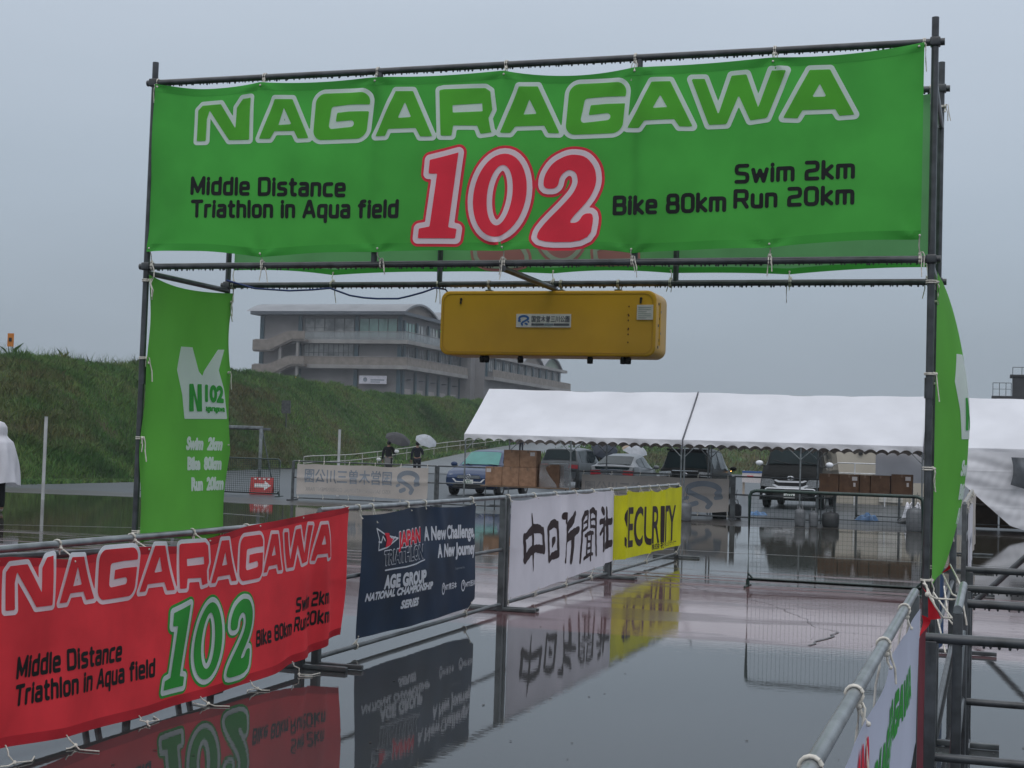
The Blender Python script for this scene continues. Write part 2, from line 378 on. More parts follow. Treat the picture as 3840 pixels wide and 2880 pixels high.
# ================================================================== SETTING
def ground_material():
    m = bpy.data.materials.new('wet_ground'); m.use_nodes = True; t = m.node_tree; p = t.nodes['Principled BSDF']
    L = t.links.new
    g = nd(t, 'ShaderNodeNewGeometry'); s = nd(t, 'ShaderNodeSeparateXYZ'); L(g.outputs['Position'], s.inputs[0])
    def noise(sc, det=4, scale=(1, 1, 1), rough=.5):
        mp_ = nd(t, 'ShaderNodeMapping'); mp_.inputs['Scale'].default_value = scale; L(g.outputs['Position'], mp_.inputs[0])
        n = nd(t, 'ShaderNodeTexNoise'); n.inputs['Scale'].default_value = sc; n.inputs['Detail'].default_value = det; n.inputs['Roughness'].default_value = rough
        L(mp_.outputs[0], n.inputs[0]); return n.outputs[0]
    def math_(op, a, b=None, c=None):
        n = nd(t, 'ShaderNodeMath', operation=op)
        for i, v in enumerate((a, b, c)):
            if v is None: continue
            if isinstance(v, (int, float)): n.inputs[i].default_value = v
            else: L(v, n.inputs[i])
        return n.outputs[0]
    def step(v, a, b, lo=0., hi=1.):
        n = nd(t, 'ShaderNodeMapRange'); n.interpolation_type = 'SMOOTHSTEP'; L(v, n.inputs[0])
        for i, q in enumerate((a, b, lo, hi)): n.inputs[i+1].default_value = q
        return n.outputs[0]
    def mixc(f, a, b):
        n = nd(t, 'ShaderNodeMix', data_type='RGBA'); L(f, n.inputs[0])
        for i, v in ((6, a), (7, b)):
            if isinstance(v, tuple): n.inputs[i].default_value = (*v, 1)
            else: L(v, n.inputs[i])
        return n.outputs[2]
    def mixf(f, a, b):
        n = nd(t, 'ShaderNodeMix', data_type='FLOAT'); L(f, n.inputs[0])
        for i, v in ((2, a), (3, b)):
            if isinstance(v, (int, float)): n.inputs[i].default_value = v
            else: L(v, n.inputs[i])
        return n.outputs[0]
    y = s.outputs[1]
    e1 = math_('MULTIPLY_ADD', noise(.9, 5), .34, y); e1 = math_('SUBTRACT', e1, .17)
    e2 = math_('MULTIPLY_ADD', noise(.5, 5, (.35, 1.2, 1)), 3.4, y); e2 = math_('SUBTRACT', e2, 1.7)
    e3 = math_('MULTIPLY_ADD', noise(.3, 4), 3.0, y); e3 = math_('SUBTRACT', e3, 1.5)
    red = step(e1, 12.70, 12.80); far = step(e2, 17.9, 18.5); mud = step(e3, 33.2, 34.2); pave = step(e3, 36.4, 36.7)
    patch = step(noise(.8, 6, (.5, 1.6, 1), .6), .47, .60)
    strk = step(noise(1.5, 6, (.16, 2.6, 1), .6), .50, .60)
    fine = noise(160, 3); grit = step(fine, .3, .75, .75, 1.25)
    wear = noise(.22, 5)
    cA = mixc(wear, (.030, .033, .035), (.058, .062, .064))
    cB = mixc(patch, (.125, .070, .075), (.088, .044, .047))
    cC = mixc(wear, (.026, .024, .018), (.052, .048, .038))
    cE = mixc(wear, (.052, .060, .068), (.075, .084, .092))
    c = mixc(red, cA, cB); c = mixc(far, c, cC); c = mixc(mud, c, (.035, .030, .027)); c = mixc(pave, c, cE)
    band = math_('MULTIPLY', step(y, 17.0, 18.2), step(y, 21.5, 19.6)); bandp = math_('MULTIPLY', band, strk)
    c = mixc(bandp, c, (.085, .030, .028))
    hs = nd(t, 'ShaderNodeMix', data_type='RGBA', blend_type='MULTIPLY'); hs.inputs[0].default_value = 1
    L(c, hs.inputs[6]); cg = nd(t, 'ShaderNodeCombineColor'); [L(grit, cg.inputs[i]) for i in range(3)]; L(cg.outputs[0], hs.inputs[7])
    L(hs.outputs[2], p.inputs['Base Color'])
    rB = mixf(patch, .045, .15)
    r = mixf(red, .012, rB); r = mixf(far, r, .02); r = mixf(bandp, r, .42); r = mixf(mud, r, .3); r = mixf(pave, r, .34)
    L(r, p.inputs['Roughness'])
    p.inputs['IOR'].default_value = 1.33; L(mixf(pave, .35, .14), p.inputs['Specular IOR Level'])
    # tiny ripples on the standing water, a coarser skin where the water film is thin
    h1 = noise(4, 3, (1, 1, 1)); h2 = noise(13, 4, (.6, 1.6, 1))
    b = nd(t, 'ShaderNodeBump'); b.inputs['Strength'].default_value = 1
    dist = mixf(red, .00022, .00042); dist = mixf(far, dist, .00030); dist = mixf(bandp, dist, .0016); dist = mixf(mud, dist, .002); dist = mixf(pave, dist, .003)
    L(dist, b.inputs['Distance']); L(math_('ADD', h1, h2), b.inputs['Height']); L(b.outputs[0], p.inputs['Normal'])
    return m
mb = MB(); mb.add([(-400, -50, 0), (400, -50, 0), (400, 600, 0), (-400, 600, 0)], [(0, 1, 2, 3)])
tag(mb.build('ground', ground_material()), kind='structure')
# cracks and painted lines lying on the ground
CRACK = mat('crack_fill', (.03, .022, .02), .35, 0, .3, .3, 20); LINEP = mat('court_line_paint', (.20, .20, .19), .3, 0, .5, .3, 6)
def strip(pts, w, z, mb, seed=0, jag=0.):
    q = random.Random(seed); P = []
    for a, b in zip(pts[:-1], pts[1:]):
        n = max(1, int((Vector(b)-Vector(a)).length/.12)) if jag else 1
        for k in range(n):
            t_ = k/n; P.append((a[0]+(b[0]-a[0])*t_+q.uniform(-jag, jag), a[1]+(b[1]-a[1])*t_+q.uniform(-jag, jag)))
    P.append(pts[-1]); vs = []; fs = []
    for i, p in enumerate(P):
        d = Vector(P[min(i+1, len(P)-1)])-Vector(P[max(i-1, 0)]); n = Vector((-d.y, d.x)).normalized()*w*(.5*(q.uniform(.4, 1.3) if jag else 1))
        vs += [(p[0]+n.x, p[1]+n.y, z), (p[0]-n.x, p[1]-n.y, z)]
    fs = [(2*i, 2*i+1, 2*i+3, 2*i+2) for i in range(len(P)-1)]; mb.add(vs, fs)
mb = MB()
strip([(-4.2, 19.2), (-3.1, 17.2), (-2.55, 16.6), (-2.2, 16.1), (-1.75, 15.0), (-1.55, 14.3), (-1.3, 14.0)], .009, .004, mb, 3, .03)
strip([(-1.3, 14.0), (-1.36, 13.5), (-1.45, 12.85)], .03, .004, mb, 4, .03); strip([(-1.3, 14.0), (-.6, 13.85), (.6, 13.75)], .008, .004, mb, 5, .02)
tag(mb.build('cracks', CRACK), kind='structure')
mb = MB(); strip([(-26, 17.0), (-12.5, 23.6)], .05, .004, mb); strip([(-15.6, 28.4), (-14.4, 28.0)], .08, .008, mb)
strip([(-5.5, 24.2), (3, 24.2)], .05, .004, mb)
tag(mb.build('court_lines', LINEP), kind='structure')
# ---- embankment
BASE = np.array([(-31, 10, 0), (-30.6, 30, 0), (-30.4, 40.5, 0), (-29.6, 46, 0), (-33, 56, 0), (-36.8, 68, 0), (-38.5, 80, .05), (-39, 95, .35), (-40.2, 105, .8), (-41.5, 119, 1.3), (-41, 131, 2.2), (-36, 142, 2.9)], float)
CREST = np.array([(-41.5, 10, 4.75), (-41, 30, 4.75), (-40.6, 46, 4.78), (-40.3, 54, 4.85), (-41.5, 62, 5.0), (-44, 73, 5.52), (-46.5, 84, 5.95), (-48.6, 97, 6.1), (-48.7, 110, 5.75), (-47, 119, 5.66), (-45.5, 132, 5.9), (-42, 150, 6)], float)
def hnoise(x, y):
    return .5*np.sin(x*.9+1.3*np.sin(y*.31))*np.cos(y*.53+.7)+.3*np.sin(x*2.1+y*1.7)+.25*np.sin(y*3.3-x*1.1+1.9*np.sin(x*.7))
def bank(i, t_):
    """point on the embankment; i index along it, t_ from foot (0) to crest (1), beyond 1 the far side"""
    i = np.asarray(i, float); t_ = np.asarray(t_, float); k = np.arange(len(BASE))
    b = np.stack([np.interp(i, k, BASE[:, c]) for c in range(3)], -1); c_ = np.stack([np.interp(i, k, CREST[:, c]) for c in range(3)], -1)
    u_ = np.clip(t_, 0, 1)[..., None]; p = b+(c_-b)*u_
    prof = np.clip(t_, 0, 1); prof = prof+.10*np.sin(prof*math.pi)*(1-.0*prof)-.05*np.sin(2*math.pi*prof)
    p[..., 2] = b[..., 2]+(c_[..., 2]-b[..., 2])*prof
    ex = np.clip(t_-1, 0, 1)[..., None]; p = p+ex*np.array([-14., 3., -3.0])*np.where(ex > .25, 1, 1)
    p[..., 2] += .22*hnoise(p[..., 0], p[..., 1])*np.clip(np.minimum(t_*4, 1), 0, 1)
    return p
GRND = mat('embankment_soil', (.042, .085, .028), .95, 0, .1, .2, .5, .02, 6, col2=(.060, .048, .028))
ni, ntt = 340, 44
I, T = np.meshgrid(np.linspace(0, len(BASE)-1, ni), np.concatenate([np.linspace(0, 1, ntt-8), np.linspace(1.05, 2, 8)])); PB = bank(I, T)
mb = MB(); mb.add(PB.reshape(-1, 3).tolist(), [(j*ni+i, j*ni+i+1, (j+1)*ni+i+1, (j+1)*ni+i) for j in range(ntt-1) for i in range(ni-1)], True)
ROADL = [(-33.5, 76, .03), (-34.6, 84, .15), (-37, 96, .50), (-38.9, 108, 1.0), (-39.9, 120, 1.6), (-39, 131, 2.4), (-35, 139, 3.0), (-24, 144, 3.4), (10, 146, 3.5)]
ROADR = [(-27.5, 78, .03), (-28.9, 86, .12), (-31, 96, .42), (-32.7, 107, .9), (-33.3, 117, 1.5), (-32, 125, 2.2), (-28, 131, 2.8), (-20, 135, 3.2), (10, 136, 3.3)]
FOOT = [(-26.5, 77, 0), (-25.6, 85, 0), (-25.8, 93, 0), (-25.5, 102, 0), (-24.5, 110, 0), (-21, 117, 0), (-15, 122, 0), (-5, 124, 0), (14, 124, 0)]
def ruled(mb, A, B, n, m, smooth=True, noise=0.):
    k = np.arange(len(A)); A = np.array(A, float); B = np.array(B, float); ii = np.linspace(0, len(A)-1, n)
    a = np.stack([np.interp(ii, k, A[:, c]) for c in range(3)], -1); b = np.stack([np.interp(ii, k, B[:, c]) for c in range(3)], -1)
    vs = [];
    for j in range(m+1):
        q = a+(b-a)*j/m
        if noise: q = q.copy(); q[:, 2] += noise*hnoise(q[:, 0], q[:, 1])*math.sin(math.pi*j/m)
        vs += q.tolist()
    mb.add(vs, [(j*n+i, j*n+i+1, (j+1)*n+i+1, (j+1)*n+i) for j in range(m) for i in range(n-1)], smooth)
ruled(mb, [(x, y, z-.02) for x, y, z in ROADR], FOOT, 120, 10, True, .12)
kk = np.arange(12); BK = [tuple(np.interp(q, kk, BASE[:, c]) for c in range(3)) for q in (5.7, 6.3, 7.1, 8.2, 9.1, 10, 11, 11, 11)]
ruled(mb, BK, [(x, y, z-.02) for x, y, z in ROADL], 100, 4, True, .05)
tag(mb.build('embankment', GRND), kind='structure')
ROADM = mat('wet_asphalt_ramp', (.075, .082, .090), .3, 0, .5, .2, .8, .002, 40)
mb = MB(); ruled(mb, ROADL, ROADR, 80, 6); tag(mb.build('ramp_road', ROADM), kind='structure')
# ---- long grass and weeds on the embankment: one mass
def grass_material():
    m = bpy.data.materials.new('grass_blades'); m.use_nodes = True; t = m.node_tree; p = t.nodes['Principled BSDF']
    at = nd(t, 'ShaderNodeAttribute'); at.attribute_name = 'tint'
    g = nd(t, 'ShaderNodeNewGeometry'); n = nd(t, 'ShaderNodeTexNoise'); n.inputs['Scale'].default_value = .16; n.inputs['Detail'].default_value = 7; n.inputs['Roughness'].default_value = .62
    t.links.new(g.outputs['Position'], n.inputs[0])
    r1 = nd(t, 'ShaderNodeValToRGB'); e = r1.color_ramp.elements
    e[0].position = .32; e[0].color = (.030, .066, .026, 1); e[1].position = .74; e[1].color = (.150, .142, .075, 1)
    q = e.new(.44); q.color = (.052, .125, .036, 1); q = e.new(.56); q.color = (.105, .195, .060, 1)
    t.links.new(n.outputs[0], r1.inputs[0])
    n2 = nd(t, 'ShaderNodeTexNoise'); n2.inputs['Scale'].default_value = .11; n2.inputs['Detail'].default_value = 6; n2.inputs['Roughness'].default_value = .6
    mp2 = nd(t, 'ShaderNodeMapping'); mp2.inputs['Location'].default_value = (13, 4, 2); mp2.inputs['Scale'].default_value = (1, .45, 2.2); t.links.new(g.outputs['Position'], mp2.inputs[0]); t.links.new(mp2.outputs[0], n2.inputs[0])
    mr = nd(t, 'ShaderNodeMapRange'); mr.interpolation_type = 'SMOOTHSTEP'; mr.inputs[1].default_value = .50; mr.inputs[2].default_value = .64; mr.inputs[4].default_value = .8; t.links.new(n2.outputs[0], mr.inputs[0])
    dry = nd(t, 'ShaderNodeMix', data_type='RGBA'); dry.inputs[7].default_value = (.115, .098, .055, 1); t.links.new(mr.outputs[0], dry.inputs[0]); t.links.new(r1.outputs[0], dry.inputs[6])
    mx = nd(t, 'ShaderNodeMix', data_type='RGBA', blend_type='MULTIPLY'); mx.inputs[0].default_value = 1
    t.links.new(dry.outputs[2], mx.inputs[6]); t.links.new(at.outputs['Color'], mx.inputs[7])
    t.links.new(mx.outputs[2], p.inputs['Base Color']); p.inputs['Roughness'].default_value = .7; p.inputs['Specular IOR Level'].default_value = .25
    tl = nd(t, 'ShaderNodeBsdfTranslucent'); t.links.new(mx.outputs[2], tl.inputs[0])
    ms = nd(t, 'ShaderNodeMixShader'); ms.inputs[0].default_value = .25
    t.links.new(p.outputs[0], ms.inputs[1]); t.links.new(tl.outputs[0], ms.inputs[2]); t.links.new(ms.outputs[0], t.nodes['Material Output'].inputs[0])
    return m
def blades(P, hgt, wid):
    n = len(P); th = rng.uniform(0, 2*math.pi, n); lean = rng.normal(0, .38, (n, 2)); w = wid*rng.uniform(.6, 1.5, n)
    h = hgt*rng.uniform(.5, 1.4, n); d = np.stack([np.cos(th), np.sin(th), np.zeros(n)], 1)*w[:, None]
    a = P-d; b = P+d; mid = P+np.stack([lean[:, 0]*h*.35, lean[:, 1]*h*.35, h*.62], 1); tip = P+np.stack([lean[:, 0]*h*1.1, lean[:, 1]*h*1.1, h], 1)
    V = np.stack([a, b, mid+d*.55, tip, mid-d*.55], 1).reshape(-1, 3); return V
def scatter():
    out_ = []; 
    n = 230000; i = rng.uniform(1.2, 11, n); t_ = rng.uniform(0, 1.12, n); P = bank(i, t_)
    den = .5+.5*hnoise(P[:, 0]*.45, P[:, 1]*.4); keep = rng.uniform(0, 1, n) < .55+.45*den; P = P[keep]
    clump = .5+.5*np.clip(hnoise(P[:, 0]*1.3+3, P[:, 1]*1.1), -1, 1)
    P[:, 2] -= .03; out_.append(blades(P, .10+.24*clump, .022))
    n = 2000; P = bank(rng.uniform(1.2, 5.2, n), rng.uniform(.9, 1.15, n)); out_.append(blades(P, .55, .009))
    n = 60000; i = rng.uniform(1.2, 9, n); t_ = rng.uniform(.05, 1.0, n); P = bank(i, t_); q_ = hnoise(P[:, 0]*.55+5, P[:, 1]*.5+1)+.35*hnoise(P[:, 0]*1.7, P[:, 1]*1.3); P = P[q_ > .32]; out_.append(blades(P, .30, .024))
    n = 9000; i = rng.uniform(0, 8, n); s_ = rng.uniform(0, 1, n); k = np.arange(9); A = np.array(ROADR, float); B = np.array(FOOT, float)
    a = np.stack([np.interp(i, k, A[:, c]) for c in range(3)], -1); b = np.stack([np.interp(i, k, B[:, c]) for c in range(3)], -1); out_.append(blades(a+(b-a)*s_[:, None], .35, .07))
    n = 2500; i = rng.uniform(0, 8, n); A = np.array(BK, float); B = np.array(ROADL, float); s_ = rng.uniform(0, .9, n)
    a = np.stack([np.interp(i, k, A[:, c]) for c in range(3)], -1); b = np.stack([np.interp(i, k, B[:, c]) for c in range(3)], -1); out_.append(blades(a+(b-a)*s_[:, None], .22, .06))
    n = 7000; P = np.stack([rng.uniform(-30.5, -28.2, n), rng.uniform(24, 47, n), np.zeros(n)], 1); out_.append(blades(P, .10, .05))
    V = np.concatenate(out_); nb = len(V)//5
    me = bpy.data.meshes.new('grass'); me.vertices.add(len(V)); me.vertices.foreach_set('co', V.ravel())
    me.loops.add(nb*5); me.loops.foreach_set('vertex_index', np.arange(nb*5)); me.polygons.add(nb)
    me.polygons.foreach_set('loop_start', np.arange(nb)*5); me.polygons.foreach_set('loop_total', np.full(nb, 5)); me.update()
    at = me.color_attributes.new('tint', 'FLOAT_COLOR', 'POINT'); v = rng.uniform(.55, 1.45, nb); c_ = np.stack([v*rng.uniform(.85, 1.2, nb), v, v*rng.uniform(.7, 1.1, nb), np.ones(nb)], 1)
    at.data.foreach_set('color', np.repeat(c_, 5, 0).ravel().astype(np.float32)); me.validate()
    return tag(link('grass', me, grass_material()), kind='stuff')
scatter()
# ---- boathouse behind the embankment
BW = mat('building_panel', (.175, .168, .168), .7, 0, .3, .1, .35); BSL = mat('building_slab', (.24, .232, .225), .7, 0, .3, .12, .5)
BPAR = mat('building_parapet', (.205, .182, .162), .8, 0, .2, .12, 1.4); BTEAL = mat('building_pillar', (.028, .066, .085), .5, 0, .4, .1, .6)
BROOF = mat('building_roof_metal', (.19, .20, .215), .45, .1, .3, .1, .4); BFAS = mat('building_fascia', (.065, .078, .095), .5, 0, .4, .1, .6)
BWIN = mat('building_window', (.09, .10, .105), .15, 0, .5, .2, .45, col2=(.42, .43, .42)); BWING = mat('building_window_green', (.15, .27, .24), .12, 0, .7, .15, .4)
BFRM = mat('building_frame', (.085, .09, .095), .5, 0, .4, .1, 1); BSHUT = mat('building_shutter', (.27, .25, .24), .6, 0, .3, .08, .5); BGAB = mat('building_gable', (.165, .145, .125), .7, 0, .3, .1, .5)
BGABG = mat('building_gable_green', (.17, .22, .175), .7, 0, .3, .1, .5); BGLASS = mat('balcony_glass', (.30, .33, .34), .1, 0, .6, .05, 1, alpha=.45)
bh = thing('boathouse', (-86, 200, 5), 'long grey park boathouse with wave shaped roofs and balconies behind the grassy bank', 'building')
mb = MB(); mb.box((-97, 185.7, 3), (-75.9, 208.5, 18.9)); mb.box((-88, 208.5, 3), (-74.0, 210.6, 15.4)); mb.build('wall', BW, bh)
mb = MB(); mb.box((-90, 210.6, 3), (-72.6, 252, 15.0)); mb.build('wing_wall', BW, bh)
for z, top in ((12.1, 0), (15.5, 1)):
    mb = MB(); mb.box((-97.2, 184.2, z-.5), (-74.4, 209.2, z)); s_ = mb.build('balcony_slab', BSL, bh)
    mb = MB(); M_ = BGLASS if top else BPAR
    mb.box((-92 if not top else -90, 184.25, z), (-74.5, 184.37, z+1.08)); mb.box((-74.57, 184.37, z), (-74.45, 209.1, z+1.08)); mb.build('parapet', M_, s_)
    mb = MB()
    for k in range(12): mb.box((-91.5+k*1.42, 184.38, z), (-91.45+k*1.42, 184.44, z+1.1))
    mb.box((-92, 184.2, z+1.085), (-74.4, 184.42, z+1.15)); mb.box((-74.62, 184.43, z+1.085), (-74.4, 209.1, z+1.15)); mb.build('handrail', BSL, s_)
mb = MB(); mb.box((-86, 211, 11.6), (-71.2, 254, 12.1)); s_ = mb.build('balcony_slab', BSL, bh); mb = MB(); mb.box((-71.4, 211, 12.1), (-71.28, 254, 13.2)); mb.build('parapet', BPAR, s_)
for (dz) in (0, 3.42):
    mb = MB(); mb.prism([(-96.8, 10.5+dz), (-94.2, 10.5+dz), (-90.9, 12.0+dz), (-89.0, 12.0+dz), (-89.0, 13.1+dz), (-91.5, 13.1+dz), (-94.6, 11.9+dz), (-96.8, 11.9+dz)], 'y', 182.9, 183.05)
    mb.prism([(-96.8, 10.3+dz), (-94.2, 10.3+dz), (-90.9, 11.75+dz), (-89.0, 11.75+dz), (-89.0, 12.0+dz), (-90.9, 12.0+dz), (-94.2, 10.5+dz), (-96.8, 10.5+dz)], 'y', 183.06, 184.1)
    mb.box((-96.9, 183.06, 10.5+dz), (-96.8, 185.6, 11.9+dz)); mb.build('stair', BPAR, bh)
mb = MB()
for x in (-93.0, -90.4): mb.box((x, 183.3, 4), (x+.35, 183.65, 11.7)); mb.box((x, 183.3, 12.1), (x+.35, 183.65, 15.1))
mb.build('stair_post', BSL, bh)
def bwin(face, a0, a1, z0, z1, nx, nz, glass, zs=None):
    """a window of the boathouse: frame with mullions and one pane sheet behind"""
    m = MB(); g = MB(); w = .07
    def bx(a, b, c, d, o0, o1, t_):
        if face == 'y': t_.box((a, 185.7-o1, c), (b, 185.7-o0, d))
        else: t_.box((face+o0, a, c), (face+o1, b, d))
    bx(a0, a1, z0, z1, .012, .05, g)
    for k in range(nx+1):
        a = a0+(a1-a0)*k/nx; bx(a-w/2, a+w/2, z0-.05, z1+.05, .06, .13, m)
    for k in range(nz+1):
        z = z0+(z1-z0)*k/nz
        for j in range(nx): bx(a0+(a1-a0)*j/nx+w/2+.004, a0+(a1-a0)*(j+1)/nx-w/2-.004, z-w/2, z+w/2, .06, .11, m)
    f = m.build('window', BFRM, bh); g.build('pane', glass, f)
bwin('y', -90.3, -82.9, 15.9, 18.5, 5, 2, BWIN); bwin('y', -82.1, -76.6, 15.9, 18.5, 4, 1, BWING)
bwin('y', -90.3, -82.9, 12.6, 15.0, 10, 2, BWIN)
def pil(a, b): MB().box(a, b).build('pillar', BTEAL, bh)
for x in (-97.05, -91.2, -82.7, -76.4):
    for z0, z1 in ((4, 11.55), (12.12, 14.95), (15.52, 18.85)): pil((x, 185.4, z0), (x+.55, 185.69, z1))
for k in range(6):
    for z0, z1 in ((4, 11.55), (12.12, 14.95), (15.52, 18.3)): pil((-75.88, 185.9+4.5*k, z0), (-75.6, 186.4+4.5*k, z1))
for k in range(11): pil((-72.58, 211+3.9*k, 12.12), (-72.3, 211.45+3.9*k, 14.95))
for k in range(5):
    y = 186.55+4.5*k
    bwin(-75.9, y, y+3.7, 12.9, 14.8, 6, 2, BWIN); bwin(-75.9, y, y+3.7, 16.0, 18.1, 3, 1, BWING if k == 0 else BWIN)
    mb = MB(); mb.box((-75.89, y+.5, 5), (-75.80, y+2.7, 9.1))
    for j in range(14): mb.box((-75.795, y+.5, 5.1+j*.28), (-75.77, y+2.7, 5.22+j*.28))
    mb.build('shutter', BSHUT, bh)
    mb = MB(); mb.box((-75.89, y+1.3, 10.3), (-75.2, y+2.0, 10.42)); mb.build('door_lamp', BFAS, bh)
for k in range(10):
    y = 211.6+3.9*k; bwin(-72.6, y, y+3.2, 13.0, 14.7, 4, 1, BWIN)
mb = MB(); mb.box((-97.9, 184.0, 18.9), (-74.9, 209.4, 19.35)); mb.build('roof_fascia', BFAS, bh)
mb = MB(); mb.box((-90, 210.7, 15.0), (-71.8, 253.5, 15.45)); mb.build('roof_fascia', BSL, bh)
def vault(x0, x1, y0, y1, z, rise, gm):
    m = MB(); g = MB(); n = 18
    pr_ = [(y0+(y1-y0)*k/n, z+rise*(1-abs(2*(k/n)-1)**2.0)) for k in range(n+1)]
    m.add([(x, y, q) for x in (x0, x1) for y, q in pr_], [(k, k+1, n+2+k, n+1+k) for k in range(n)], True)
    pi_ = [(y, q-.28) for y, q in pr_]; m.add([(x1, y, q) for y, q in pr_]+[(x1, y, max(q, z-.05)) for y, q in pi_], [(k, k+1, n+2+k, n+1+k) for k in range(n)])
    r_ = m.build('roof', BROOF, bh)
    g.add([(x1-.5, y, q) for y, q in pi_]+[(x1-.5, y1, z-.3), (x1-.5, y0, z-.3)], [tuple(range(n+3))]); g.build('gable', gm, r_)
vault(-98.7, -75.0, 184.3, 197.2, 19.35, 1.55, BGAB); vault(-98.5, -75.0, 197.3, 208.8, 19.35, 1.6, BGAB)
for k in range(4): vault(-90, -72.0, (210.8, 217.2, 228.6, 240.0)[k], (217.1, 228.5, 239.9, 251.3)[k], 15.45, 1.9 if k else 1.7, BGABG if k == 3 else BGAB)
mb = MB(); mb.box((-81.6, 184.9, 9.6), (-77.6, 184.97, 10.7)); sg_ = mb.build('wall_sign', CWHITE, bh)
mb = MB(); mb.box((-79.9, 184.86, 10.05), (-77.9, 184.895, 10.2)); mb.box((-79.9, 184.86, 9.8), (-78.5, 184.895, 9.9)); mb.lathe([(.3, 184.86), (.3, 184.89), (0, 184.89)], (-80.7, 0, 10.15), 12, 'y'); mb.build('sign_mark', INKFADED, sg_)
mb = MB(); mb.sphere((-75.6, 199.5, 17.9), .09, 6); mb.build('exit_light', mat('green_light', (.02, .3, .08), .4, emit=((.05, 1, .25), 4)), bh)
# ================================================================== BANNER ARCH
XL, XR, YF, YB, ZT, ZB = -4.667, -.296, 7.496, 8.457, 3.652, 2.580; PR = .0180
arch = thing('banner_arch', (-2.48, 7.98, 0), 'tall dark steel pipe arch carrying the green banners over the wet lane', 'arch frame')
for x, y, h in ((XL, YF, 3.773), (XR, YF, 3.775), (XL, YB, 3.74), (XR, YB, 3.80)):
    dx = .012 if x < -1 else -.004
    p_ = pipe('post', [(x-dx, y, 0), (x+dx*.3, y, h)], PR, STEEL, arch, 14)
    mb = MB(); mb.box((x-dx-.06, y-.06, 0), (x-dx+.06, y+.06, .012), .003); mb.tube([(x-dx, y, .012), (x-dx, y, .1)], PR+.006, 12); mb.build('base_plate', STEEL, p_)
    mb = MB(); mb.tube([(x, y, 1.9), (x, y, 2.0)], PR+.004, 12); mb.build('sleeve', STEEL, p_)
for y in (YF, YB):
    for z in (ZT, ZB):
        r_ = pipe('rail', [(XL-.045, y-.0 if y == YF else y, z), (XR+.045, y, z)], PR, STEEL, arch, 14)
        d_ = drops((XL+.05, y, z), (XR-.05, y, z), PR, 170, int(y*10+z)); tag(d_.build('water_drops', STEEL, r_), kind='stuff')
    for x in ((-3.245, -1.78) if y == YF else (-3.222, -1.76)):
        pipe('upright', [(x, y, ZB+PR*.6), (x, y, ZT-PR*.6)], PR*.95, STEEL, arch)
for x in (XL, XR):
    for z in (3.44, ZB-.035): pipe('cross_tube', [(x, YF, z), (x, YB, z)], PR*.95, STEEL, arch)
pipe('cross_tube', [(-2.49, YF-.02, ZB-.03), (-2.49, YB+.02, ZB-.03)], PR*.95, STEEL, arch)
for x, y in ((XL, YF), (XR, YF), (XL, YB), (XR, YB)):
    for z in (ZT, ZB):
        mb = MB(); mb.box((x-.025, y-.026, z-.023), (x+.025, y+.026, z+.023), .008); mb.build('clamp', STEEL, arch)
for y, q in ((7.3, 1), (8.3, 1)):
    pipe('brace', [(XL-.16, y, .02), (XL-.08, y+.05, .55)], .019, STEEL, arch); pipe('brace', [(XL-.10, y+.03, .02), (XL-.03, y+.08, .42)], .019, STEEL, arch)
